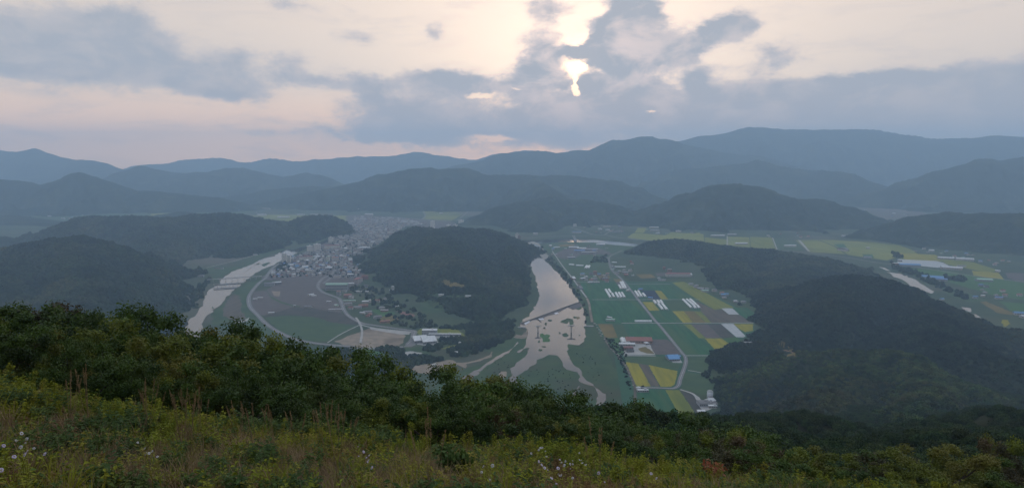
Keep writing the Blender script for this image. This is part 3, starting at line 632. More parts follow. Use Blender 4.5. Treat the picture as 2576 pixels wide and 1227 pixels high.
field(4, [(965, 960), (1000, 935), (1070, 930), (1130, 945), (1200, 950), (1180, 965), (1110, 975), (1080, 995), (1010, 985)], 'concrete', 'oval concrete skating ground in the riverside park', 'plaza', jag=1)
field(4, [(1120, 700), (1180, 655), (1340, 655), (1640, 665), (1720, 750), (1560, 740), (1380, 735), (1230, 720), (1150, 740)], 'yellow_b', 'yellowish ground around the treatment works', 'meadow', jag=3)
field(4, [(1100, 760), (1380, 735), (1700, 748), (1560, 760), (1370, 775), (1390, 830), (1290, 870), (1130, 850)], 'concrete', 'paved yard of the white barns', 'pavement', jag=1)
field(4, [(660, 520), (800, 490), (910, 530), (920, 580), (760, 590), (680, 560)], 'orange', 'olive garden plot at the foot of the round hill', jag=3)
field(4, [(880, 440), (1000, 450), (1110, 490), (1060, 520), (960, 500)], 'roof_r', 'reddish bare plot at the foot of the round hill', jag=2)
field(4, [(560, 430), (600, 420), (740, 425), (850, 460), (860, 475), (700, 510)], 'green_b', 'small light green garden plot above the road', jag=2)
# farm plain
field(6, [(320, 205), (700, 205), (1320, 205), (1460, 205), (2010, 470), (2220, 640), (2230, 760), (1980, 900), (1830, 1020), (1790, 1120), (1480, 1300), (1100, 1700), (-100, 1700), (820, 1700), (700, 1000), (540, 760), (480, 655), (430, 400), (380, 330)], 'farm', 'green farmland plain between the river and the hill', 'farmland')
FL = [(6, [(330, 218), (700, 218), (870, 398), (440, 398), (380, 330)], 'green_a', 'teal green crop field left of the farm road, farthest'),
      (6, [(850, 240), (1310, 238), (1440, 325), (1560, 398), (1290, 398), (1210, 305), (1140, 300), (985, 300), (925, 320)], 'green_a', 'teal green crop field right of the farm road, farthest'),
      (6, [(990, 302), (1140, 303), (1210, 398), (1090, 398)], 'navy', 'dark navy netted field beside greenhouses'),
      (6, [(1142, 303), (1210, 307), (1290, 398), (1212, 398)], 'yellow', 'yellow rice strip beside the navy field'),
      (6, [(440, 410), (850, 410), (1000, 520), (1150, 655), (480, 655), (455, 520)], 'green_a', 'wide teal green field beside the river strip'),
      (6, [(870, 415), (925, 415), (1040, 525), (990, 525)], 'green_b', 'olive green strip left of the farm road'),
      (6, [(1005, 428), (1120, 430), (1195, 522), (1085, 522)], 'yellow', 'yellow field right of the farm road'),
      (6, [(1240, 412), (1445, 412), (1560, 520), (1325, 520)], 'green_c', 'dull green field between two greenhouse groups'),
      (6, [(1330, 218), (1460, 208), (1740, 350), (2010, 490), (1860, 503), (1800, 515), (1650, 430), (1480, 320)], 'yellow_b', 'long diagonal yellow green paddy along the hill'),
      (6, [(1590, 418), (1800, 517), (1870, 505), (1950, 568), (2062, 568), (2218, 652), (1762, 652), (1650, 532)], 'brown', 'large brown field under the diagonal paddy'),
      (6, [(2010, 490), (2062, 565), (2220, 655), (2240, 560), (2150, 490)], 'green_a', 'green corner beneath the wooded hill'),
      (6, [(1330, 527), (1458, 527), (1560, 654), (1452, 654)], 'yellow', 'yellow strip left of two olive strips'),
      (6, [(1460, 527), (1570, 527), (1700, 654), (1563, 654)], 'orange', 'olive brown strip between yellow strips'),
      (6, [(1572, 527), (1645, 530), (1760, 654), (1703, 654)], 'yellow_b', 'narrow yellow green strip beside the brown field'),
      (6, [(1085, 530), (1328, 527), (1450, 654), (1195, 654)], 'green_a', 'teal green field right of the farm road, middle'),
      (6, [(850, 672), (1165, 668), (1290, 828), (880, 825)], 'green_a', 'teal green field left of the farm road under the long tunnel'),
      (6, [(520, 668), (680, 670), (740, 820), (600, 820)], 'orange', 'rust orange field near the river bank'),
      (6, [(682, 670), (790, 672), (872, 822), (742, 822)], 'green_c', 'olive strip beside the rust orange field'),
      (6, [(1222, 670), (1450, 670), (1540, 750), (1680, 820), (1810, 965), (1815, 1003), (1482, 1003), (1335, 830)], 'green_a', 'large teal green field right of the farm road, nearest'),
      (6, [(1452, 670), (1532, 670), (1700, 822), (1625, 822), (1550, 750)], 'yellow_b', 'thin yellow green strip edging the teal field'),
      (6, [(1534, 670), (1720, 670), (1872, 822), (1702, 822)], 'mauve', 'pale mauve bare field'),
      (6, [(1722, 670), (1868, 670), (2020, 812), (1880, 825)], 'brown_d', 'dark brown field beside the pale sheeting'),
      (6, [(1690, 825), (1872, 825), (1965, 892), (1880, 975), (1812, 962)], 'yellow', 'yellow field touching the grove knoll'),
      (6, [(1875, 825), (2030, 815), (2100, 860), (1990, 905)], 'green_b', 'small green field above the grove knoll'),
      (6, [(2002, 668), (2216, 668), (2212, 742), (2130, 755), (2078, 730)], 'yellow', 'yellow field at the right end of the lane'),
      (6, [(1040, 838), (1280, 838), (1335, 880), (1430, 1000), (1120, 1000), (1120, 960)], 'mauve', 'ploughed mauve field beside the red farm'),
      (6, [(600, 828), (760, 828), (830, 1005), (740, 990)], 'green_b', 'small green field left of the red farm'),
      (6, [(780, 830), (1060, 810), (1120, 960), (1150, 1005), (810, 1008)], 'concrete', 'concrete yard of the red roofed farm'),
      (6, [(960, 935), (1040, 915), (1110, 960), (1140, 995), (1060, 990), (985, 965)], 'orange', 'overgrown garden in the farm yard'),
      (6, [(800, 1022), (1285, 1022), (1340, 1092), (1435, 1100), (1395, 1165), (1065, 1108), (840, 1078)], 'green_c', 'dark green field below the farm lane'),
      (6, [(1290, 1015), (1390, 1010), (1445, 1090), (1340, 1090)], 'concrete', 'concrete pad around the blue roofed shed'),
      (8, [(552, 537), (690, 552), (828, 803), (672, 800)], 'yellow', 'yellow rice field left of the brown strip'),
      (8, [(694, 552), (795, 568), (925, 803), (832, 803)], 'brown', 'brown strip between two yellow rice fields'),
      (8, [(800, 568), (1120, 635), (1088, 785), (1040, 806), (932, 804)], 'yellow', 'bright yellow kite shaped rice field'),
      (8, [(690, 848), (980, 842), (1140, 1112), (720, 1092), (680, 1000)], 'green_a', 'teal green field at the near end of the plain'),
      (8, [(700, 940), (822, 938), (905, 1062), (722, 1092), (690, 1040)], 'green_b', 'light green corner at the near end of the plain'),
      (8, [(984, 842), (1140, 842), (1312, 1100), (1270, 1124), (1142, 1115)], 'yellow_b', 'yellow green strip at the near end of the plain'),
      (8, [(1150, 850), (1285, 890), (1390, 1065), (1322, 1095)], 'brown_d', 'dull brown strip below the farm track'),
      (8, [(1215, 480), (1520, 480), (1470, 600), (1380, 650), (1215, 620)], 'green_c', 'dull green field right of the road bend'),
      (8, [(1180, 640), (1500, 690), (1560, 800), (1420, 900), (1160, 830)], 'green_c', 'grassy ground between the road and the near hill'),
      (8, [(1290, 888), (1345, 912), (1390, 960), (1490, 965), (1520, 1040), (1400, 1075), (1370, 1040)], 'concrete', 'grey concrete yard of the silo works'),
      (8, [(2240, 420), (2300, 380), (2380, 400), (2420, 470), (2350, 500), (2290, 460)], 'roof_r', 'red earth scar on the near wooded hill')]
for r, pts, m, lab in FL: field(r, pts, m, lab)
for pts, lab in [([(1862, 667), (2000, 667), (2132, 800), (2112, 815), (2030, 812)], 'long pale sheeted plot beside the lane'), ([(1870, 500), (1990, 498), (2062, 566), (1950, 566)], 'smaller pale sheeted plot under the diagonal paddy')]:
    sheet('crop_sheeting', G(6, pts), .35, M['pale'], lab, 'sheeting', kind=None)
field(6, [(930, 128), (1100, 126), (1160, 165), (1000, 172)], 'orange', 'rust yellow field near the long warehouse')
field(6, [(690, 180), (770, 178), (800, 210), (720, 215)], 'orange', 'small yellow plot at the village junction')
field(6, [(500, 128), (640, 128), (660, 170), (540, 175)], 'orange', 'olive brown plot in the village')
field(6, [(715, 210), (790, 208), (845, 290), (770, 290)], 'mauve', 'bare yard around the roadside greenhouses')
field(6, [(1150, 115), (1300, 105), (1500, 112), (1500, 140), (1280, 140), (1170, 150)], 'mauve', 'bare yard of the long warehouse')
field(5, [(680, 350), (800, 290), (1000, 270), (1200, 280), (1350, 330), (1380, 365), (1200, 360), (1000, 365), (900, 410), (800, 420), (700, 390)], 'mauve', 'bare brown ground around the small factories', jag=4)
field(5, [(720, 245), (800, 232), (940, 235), (960, 255), (850, 262), (740, 265)], 'orange', 'brown plot above the small factories', jag=3)
# far yellow paddies
YF = [(5, [(1560, 155), (1630, 100), (1760, 105), (1900, 115), (1960, 200), (1850, 190), (1700, 178)], 'yellow_c'), (5, [(1650, 95), (1690, 35), (1800, 38), (1760, 98)], 'yellow_c'),
      (5, [(1900, 115), (2200, 140), (2454, 90), (2454, 240), (2200, 200), (1965, 200)], 'yellow_c'),
      (10, [(840, 282), (1000, 290), (1005, 335), (880, 320), (800, 318), (805, 300)], 'yellow_c'), (10, [(1008, 306), (1115, 316), (1116, 346), (1008, 336)], 'yellow_b'),
      (10, [(1120, 302), (1225, 306), (1228, 355), (1120, 346)], 'yellow_c'), (10, [(1230, 302), (1335, 308), (1358, 366), (1232, 356)], 'yellow_b'),
      (10, [(1338, 312), (1450, 322), (1500, 375), (1360, 366)], 'green_c'), (10, [(1452, 320), (1560, 318), (1640, 350), (1700, 390), (1520, 378)], 'yellow_c'),
      (10, [(1562, 316), (1760, 326), (1900, 350), (1960, 400), (1900, 420), (1710, 392), (1650, 350)], 'yellow_c'), (10, [(1762, 324), (1960, 345), (2020, 365), (2100, 420), (1965, 412), (1900, 350)], 'yellow_b'),
      (10, [(1640, 340), (1690, 338), (1720, 375), (1690, 372)], 'green_a'), (10, [(1960, 382), (2140, 392), (2200, 425), (1990, 415)], 'yellow'),
      (10, [(2130, 400), (2330, 430), (2460, 470), (2400, 480), (2200, 440)], 'yellow_b'), (10, [(2320, 470), (2450, 480), (2480, 515), (2330, 500)], 'yellow'),
      (10, [(1780, 388), (1830, 390), (1840, 408), (1790, 405)], 'green_a')]
for i, (r, pts, m) in enumerate(YF):
    field(r, pts, m, ['far pale yellow paddy in the right valley', 'far greenish paddy in the right valley'][m.startswith('green')] + ', number %d from the river bend' % (i + 1))
field(9, [(1235, 458), (1600, 475), (1660, 492), (1740, 532), (1600, 540), (1195, 502)], 'pale', 'pale grey sheeted field in the right valley')
field(9, [(2000, 850), (2080, 868), (2300, 965), (2400, 1010), (2200, 985), (2060, 905)], 'orange', 'reddish brown field strip in the right valley', jag=3)
field(9, [(2200, 870), (2454, 890), (2454, 1000), (2330, 960)], 'green_b', 'green paddy at the right edge', jag=3)
field(9, [(2240, 1050), (2290, 1055), (2315, 1090), (2270, 1120), (2245, 1110)], 'yellow', 'small yellow plot at the right edge foot of the hill', jag=3)
field(9, [(1600, 700), (1900, 780), (2100, 870), (1900, 880), (1700, 800)], 'green_c', 'green riverside strip in the right valley', jag=4)
field(9, [(1200, 540), (1600, 560), (2454, 690), (2454, 860), (2100, 800), (1650, 660), (1400, 620)], 'green_b', 'green band of fields behind the valley river', jag=4)
field(9, [(2280, 590), (2454, 595), (2454, 690), (2300, 640)], 'mauve', 'mauve brown field at the right edge', jag=4)
field(2, [(1180, 130), (1500, 125), (1700, 170), (1560, 250), (1180, 235), (1240, 200)], 'yellow_c', 'far green yellow paddies above the town', jag=5)
field(2, [(200, 195), (350, 180), (760, 200), (1500, 255), (1620, 290), (1620, 380), (1360, 380), (1180, 330), (1000, 320), (850, 400), (750, 480), (600, 570), (460, 660), (330, 700), (330, 780), (460, 860), (480, 980), (350, 1110), (40, 1110), (-300, 980), (-700, 980), (-800, 960), (-450, 740), (-250, 640), (-80, 560), (100, 460), (330, 390), (280, 280)], 'mauve', 'grey built up ground of the town', 'town_ground', 'town ground', jag=6)
field(1, [(-300, 150), (200, 120), (700, 190), (1300, 180), (2100, 190), (2100, 260), (1500, 230), (1300, 290), (1100, 290), (900, 215), (500, 170), (200, 240), (-300, 230)], 'yellow_c', 'pale fields in the far left valley', jag=8)
field(1, [(-2000, 170), (-1000, 150), (-300, 150), (-300, 260), (-900, 290), (-1500, 260), (-2100, 250)], 'green_c', 'pale green fields in the far left valley', jag=8)
field(0, [(760, 860), (880, 800), (1010, 770), (1060, 800), (1000, 850), (900, 880)], 'green_c', 'hazy fields in the gap of the far left hills', jag=8)
field(0, [(3330, 760), (3500, 790), (3640, 840), (3740, 860), (3540, 880), (3440, 830), (3350, 800)], 'brown', 'hazy far village ground in the right gap', jag=8)

# ------------------------------------------------------------------ roads
def road(r, pts, w, label, m='asphalt', name='road', line=None, z=None):
    return ribbon(name, G(r, pts), w, z or (.30 + zz() * 2), M[m], label, line=line)
def S_(r, pts): return [(ZO[r][0] + x / ZO[r][2], ZO[r][1] + y / ZO[r][2]) for x, y in pts]
lev = S_(1, [(1700, 600), (1560, 660), (1400, 712), (1300, 770), (1205, 830), (1150, 900), (1110, 960)]) + S_(3, [(1040, 90), (960, 180), (912, 260), (905, 340), (935, 410), (1005, 480), (1100, 580), (1200, 655), (1300, 712), (1420, 765), (1550, 805), (1740, 838), (1950, 858), (2200, 882)]) + S_(4, [(300, 893), (560, 900), (850, 893), (960, 876)])
road(0, lev, 12, 'grey levee road curving around the fields by the left river', line=[0])
lev2 = S_(2, [(900, 295), (700, 360), (400, 400)]) + S_(3, [(1960, -60), (1900, 0), (1830, 30), (1785, 70), (1755, 120), (1765, 165), (1820, 212), (1930, 255), (2010, 285), (2040, 335), (2070, 420), (2120, 490), (2200, 545), (2300, 592)]) + S_(4, [(600, 616), (800, 645), (1000, 672), (1100, 690), (1085, 740), (1060, 800), (1010, 850)])
road(0, lev2, 11, 'curving main road below the round hill', line=[0])
road(4, [(430, 575), (430, 602), (560, 640), (800, 672), (1070, 698)], 5, 'narrow access road beside the main road', 'concrete')
road(4, [(430, 610), (280, 680), (160, 745), (30, 830)], 3.5, 'pale straight path edging the sand lot', 'concrete', 'path')
road(5, [(1500, 312), (1380, 365), (1335, 400), (1340, 460), (1362, 540), (1420, 605), (1480, 652), (1600, 790), (1700, 920), (1830, 1080), (1960, 1227)][:3] + [(1335, 400), (1340, 460), (1362, 540), (1420, 605)], 8, 'upper end of the farm road through the village')
fr = S_(5, [(1420, 605), (1480, 652), (1600, 790), (1700, 920), (1830, 1080), (1900, 1170)]) + S_(6, [(1200, 690), (1300, 812), (1400, 935), (1455, 1000)]) + S_(8, [(1190, 460), (1208, 500), (1205, 560), (1175, 650), (1148, 720), (1130, 790), (1090, 820), (1040, 826), (900, 820), (700, 815)])
road(0, fr, 8, 'straight farm road through the fields bending at its near end', line=[0])
road(6, [(460, 404), (900, 404), (1640, 403)], 4, 'upper cross lane between the fields', 'concrete', 'lane')
road(6, [(780, 660), (1450, 660), (2220, 658)], 4.5, 'middle cross lane between the fields', 'concrete', 'lane')
road(6, [(850, 235), (1310, 235)], 3, 'farthest cross lane right of the road', 'concrete', 'lane')
road(8, [(525, 470), (880, 472)], 4, 'lane below the red farm', 'concrete', 'lane')
road(8, [(1215, 469), (1532, 469)], 4, 'near cross lane right of the road', 'concrete', 'lane')
road(5, [(920, 697), (1210, 706)], 4, 'lane under the village', 'concrete', 'lane')
road(8, [(1145, 838), (1290, 888), (1340, 960), (1390, 1050)], 4.5, 'farm track to the silo works', 'concrete', 'track')
road(8, [(1230, 630), (1300, 640), (1375, 656)], 3, 'short pale track by the road bend', 'concrete', 'track')
road(5, [(640, 320), (690, 390), (760, 490), (830, 580), (890, 655), (980, 780), (1062, 890)], 4.5, 'bank track along the middle river', 'concrete', 'track')
road(5, [(1066, 900), (1092, 960), (1104, 1040), (1130, 1190)], 6, 'pale sandy stretch of the bank track', 'sand', 'track')
road(8, [(320, 260), (350, 330), (400, 400), (455, 455), (480, 500), (525, 545), (565, 600), (600, 680), (640, 770), (655, 850), (655, 960), (640, 1060), (650, 1120)], 5, 'brown bank track at the near end of the plain', 'brown', 'track')
road(5, [(870, 30), (1000, 70), (1150, 118), (1300, 126), (1450, 155), (1700, 185)], 13, 'pale far road junction above the village')
road(5, [(1130, 122), (1000, 130), (850, 132), (600, 145), (300, 160)], 9, 'far road along the upper river')
road(5, [(1280, 120), (1330, 90), (1400, 50)], 8, 'short branch road in the far village')
road(10, [(640, 312), (820, 330), (1000, 345), (1300, 366), (1500, 381), (1700, 405), (1850, 430), (2000, 448), (2150, 468), (2300, 492), (2576, 525)], 12, 'long valley highway beside the yellow paddies')
road(10, [(1117, 300), (1117, 346)], 5, 'lane between yellow paddies', 'concrete', 'lane')
road(10, [(1340, 308), (1362, 366)], 5, 'second lane between yellow paddies', 'concrete', 'lane')
road(10, [(1470, 320), (1520, 376)], 10, 'wide paved lane at the paddies', 'concrete', 'lane')
road(2, [(740, 207), (1100, 232), (1560, 260)], 16, 'elevated highway crossing behind the town')
road(2, [(1200, 130), (1230, 190), (1190, 235)], 10, 'far road climbing from the highway')
road(2, [(1620, 250), (1700, 190), (1790, 110)], 8, 'far road up the wooded slope')
road(2, [(700, 365), (900, 300)], 16, 'broad street through the upper town')
road(1, [(380, 832), (700, 755), (1000, 670), (1250, 590), (1400, 490)], 5, 'pale road behind the left river', 'concrete')
road(1, [(1080, 935), (1400, 905), (1700, 840), (2000, 780), (2150, 770), (2290, 700)], 9, 'main street crossing the town')
road(3, [(1960, -60), (1900, 40), (1820, 100)], 9, 'school street in the town')
road(4, [(435, 830), (455, 700), (430, 600), (380, 520)], 5, 'street at the foot of the round hill', 'concrete')
# ------------------------------------------------------------------ buildings
def strip_windows(mb_, w, d, h, floors):
    fh = h / floors
    for k in range(floors):
        z0 = fh * k + fh * .35; z1 = fh * k + fh * .78
        n = max(2, int(w / 3.2))
        for i in range(n):
            x0 = -w / 2 + w * (i + .22) / n; x1 = -w / 2 + w * (i + .78) / n
            mb_.box(x0, x1, -d / 2 - .06, -d / 2 + .02, z0, z1, 1); mb_.box(x0, x1, d / 2 - .02, d / 2 + .06, z0, z1, 1)
def house(name, w, d, h, wall, roof, kind='gable', floors=1, rise=None):
    """Empty > wall (with window openings), roof"""
    t = empty(name, (0, 0, 0))
    a = MB(); a.box(-w / 2, w / 2, -d / 2, d / 2, -.5, h)
    strip_windows(a, w, d, h, floors)
    wo_ = a.build('wall', [M[wall], M['glass']], t)
    r = MB()
    if kind == 'gable':
        r.gable(-w / 2, w / 2, -d / 2, d / 2, h + .3, h + (rise or d * .22) + .3)
        a2 = MB(); nn = len(a2.v)
    elif kind == 'flat':
        r.box(-w / 2 - .2, w / 2 + .2, -d / 2 - .2, d / 2 + .2, h + .003, h + .5)
        r.box(-w / 2 + .2, w / 2 - .2, -d / 2 + .2, d / 2 - .2, h + .503, h + .56)
        r.box(w * .12, w * .12 + min(4, w * .3), -min(3, d * .3) / 2, min(3, d * .3) / 2, h + .57, h + 2.8)
    elif kind == 'hip':
        n = 0; e = .5; z0 = h + .05; z1 = h + (rise or 2.2)
        r.v = [(-w / 2 - e, -d / 2 - e, z0), (w / 2 + e, -d / 2 - e, z0), (w / 2 + e, d / 2 + e, z0), (-w / 2 - e, d / 2 + e, z0), (-w / 2 + d / 2, 0, z1), (w / 2 - d / 2, 0, z1)]
        r.f = [(0, 1, 5, 4), (2, 3, 4, 5), (1, 2, 5), (3, 0, 4), (3, 2, 1, 0)]; r.m = [0] * 5
    elif kind == 'vault':
        k = 10; n = 0
        for s in (0, 1):
            x = (-w / 2 - .3) if s == 0 else (w / 2 + .3)
            for i in range(k + 1):
                an = math.pi * i / k
                r.v.append((x, -math.cos(an) * (d / 2 + .3), h + math.sin(an) * (rise or d * .2)))
        for i in range(k): r.f.append((i, k + 1 + i, k + 2 + i, i + 1)); r.m.append(0)
        r.f.append(tuple(range(k, -1, -1))); r.f.append(tuple(range(k + 1, 2 * k + 2))); r.m += [0, 0]
    r.build('roof', M[roof], t)
    return t
def hide_proto(t):
    pass
def place(proto, x, y, rz, label, cat, group=None, s=(1, 1, 1), name=None):
    if proto.get('used') is None:
        o = proto; proto['used'] = 1
    else:
        o = copy_tree(proto)
    o.location = (x, y, .04); o.rotation_euler = (0, 0, rz); o.scale = s
    if name: o.name = name
    tag(o, label, cat, group)
    return o
WN = {'wall_w': 'cream', 'wall_g': 'grey', 'wall_b': 'brick'}
RN = {'roof_g': 'grey', 'roof_w': 'white', 'roof_r': 'red', 'roof_bl': 'blue', 'roof_gn': 'green', 'roof_d': 'dark'}
KN = {'gable': 'pitched', 'flat': 'flat', 'hip': 'hipped', 'vault': 'rounded'}
TP = []
for (w, d, h, wa, ro, k, fl) in [(11, 8, 3.2, 'wall_w', 'roof_g', 'hip', 1), (13, 10, 6.5, 'wall_w', 'roof_g', 'flat', 2), (16, 12, 10, 'wall_w', 'roof_w', 'flat', 3), (10, 8, 3.2, 'wall_b', 'roof_r', 'hip', 1),
                                 (12, 9, 6.2, 'wall_g', 'roof_bl', 'gable', 2), (22, 12, 6, 'wall_g', 'roof_w', 'gable', 1), (14, 11, 9.5, 'wall_b', 'roof_g', 'flat', 3), (12, 10, 6.5, 'wall_g', 'roof_d', 'hip', 2),
                                 (18, 12, 12.5, 'wall_w', 'roof_g', 'flat', 4), (11, 8, 3.4, 'wall_w', 'roof_gn', 'flat', 1), (26, 14, 9, 'wall_w', 'roof_g', 'flat', 3), (12, 9, 6, 'wall_w', 'roof_r', 'gable', 2)]:
    t = house('town_building', w, d, h, wa, ro, k, fl)
    TP.append((t, w, d, h, '%s-storey %s building with a %s %s roof' % (['one', 'two', 'three', 'four'][fl - 1], WN[wa], KN[k], RN[ro])))
def inpoly(px, py, poly):
    c = False; j = len(poly) - 1
    for i in range(len(poly)):
        if (poly[i][1] > py) != (poly[j][1] > py) and px < (poly[j][0] - poly[i][0]) * (py - poly[i][1]) / (poly[j][1] - poly[i][1]) + poly[i][0]: c = not c
        j = i
    return c
rnd = random.Random(21)
OCC = []                                           # everything already placed: x, y, radius
def free(x, y, r):
    for a, b, c in OCC:
        if (a - x) ** 2 + (b - y) ** 2 < (r + c) ** 2: return False
    return True
def landmark(t, x, y, rz, label, cat='building', r=20, s=(1, 1, 1)):
    t.location = (x, y, .04); t.rotation_euler = (0, 0, rz); t.scale = s; OCC.append((x, y, r)); tag(t, label, cat); return t
def tower(w, d, h, floors, wall, roof, wing=True, red=False):
    t = empty('apartment_tower', (0, 0, 0))
    a = MB(); a.box(-w / 2, w / 2, -d / 2, d / 2, -.5, h); strip_windows(a, w, d, h, floors); a.build('wall', [M[wall], M['glass']], t)
    r = MB(); r.box(-w / 2 - .3, w / 2 + .3, -d / 2 - .3, d / 2 + .3, h + .003, h + 1.1)
    r.build('roof', M[roof], t)
    l = MB(); l.box(-w * .12, w * .12, -d * .25, d * .3, h + 1.11, h + 4.6); l.build('lift_house', M[wall], t)
    return t
# tall cream towers near the left river
x, y = G1(1, 1345, 775); landmark(tower(17, 15, 36, 12, 'wall_t', 'roof_g'), x, y, .15, 'tall cream apartment tower standing at the left river bank', r=16)
x, y = G1(1, 1398, 762); landmark(tower(14, 14, 25, 9, 'wall_t', 'roof_g'), x, y, .1, 'shorter cream apartment tower beside the tall one at the river', r=10)
x, y = G1(1, 1655, 632); landmark(tower(24, 14, 24, 8, 'wall_t', 'roof_w'), x, y, .25, 'left half of the pair of white apartment slabs at the river bend', r=16)
x, y = G1(1, 1745, 628); landmark(tower(30, 14, 30, 10, 'wall_t', 'roof_w'), x, y, .25, 'right half of the pair of white apartment slabs at the river bend', r=20)
x, y = G1(1, 1912, 522); landmark(tower(20, 15, 26, 9, 'wall_t', 'roof_g'), x, y, .1, 'cream tower block behind the white apartment slabs', r=14)
x, y = G1(1, 1880, 745); landmark(tower(13, 13, 17, 6, 'wall_t', 'roof_gn'), x, y, .1, 'small pale block next to the red roofed school wing', r=9)
x, y = G1(1, 2335, 480); landmark(tower(20, 14, 22, 8, 'wall_g', 'roof_g'), x, y, .1, 'grey block in the middle of the upper town', r=14)
x, y = G1(2, 1320, 345); landmark(tower(26, 16, 40, 13, 'wall_t', 'roof_w'), x, y, 0, 'far white tower behind the round hill', r=18)
x, y = G1(2, 1515, 360); landmark(tower(22, 15, 26, 9, 'wall_t', 'roof_w'), x, y, .1, 'left of the far white blocks over the round hill', r=13)
x, y = G1(2, 1600, 355); landmark(tower(24, 15, 24, 8, 'wall_t', 'roof_g'), x, y, -.1, 'middle of the far white blocks over the round hill', r=13)
x, y = G1(2, 1672, 300); landmark(tower(30, 18, 26, 8, 'wall_t', 'roof_w'), x, y, -.1, 'right of the far white blocks over the round hill', r=13)
x, y = G1(5, 210, 165); landmark(tower(20, 14, 24, 8, 'wall_t', 'roof_g'), x, y, 0, 'pale block alone at the head of the middle river', r=13)
x, y = G1(5, 236, 168); landmark(tower(14, 12, 17, 6, 'wall_b', 'roof_g'), x, y, 0, 'low brick block beside the pale one at the river head', r=9)
def blockhouse(w, d, h, fl, wall, roof, kind='gable', rise=None, nm='building'): return house(nm, w, d, h, wall, roof, kind, fl, rise)
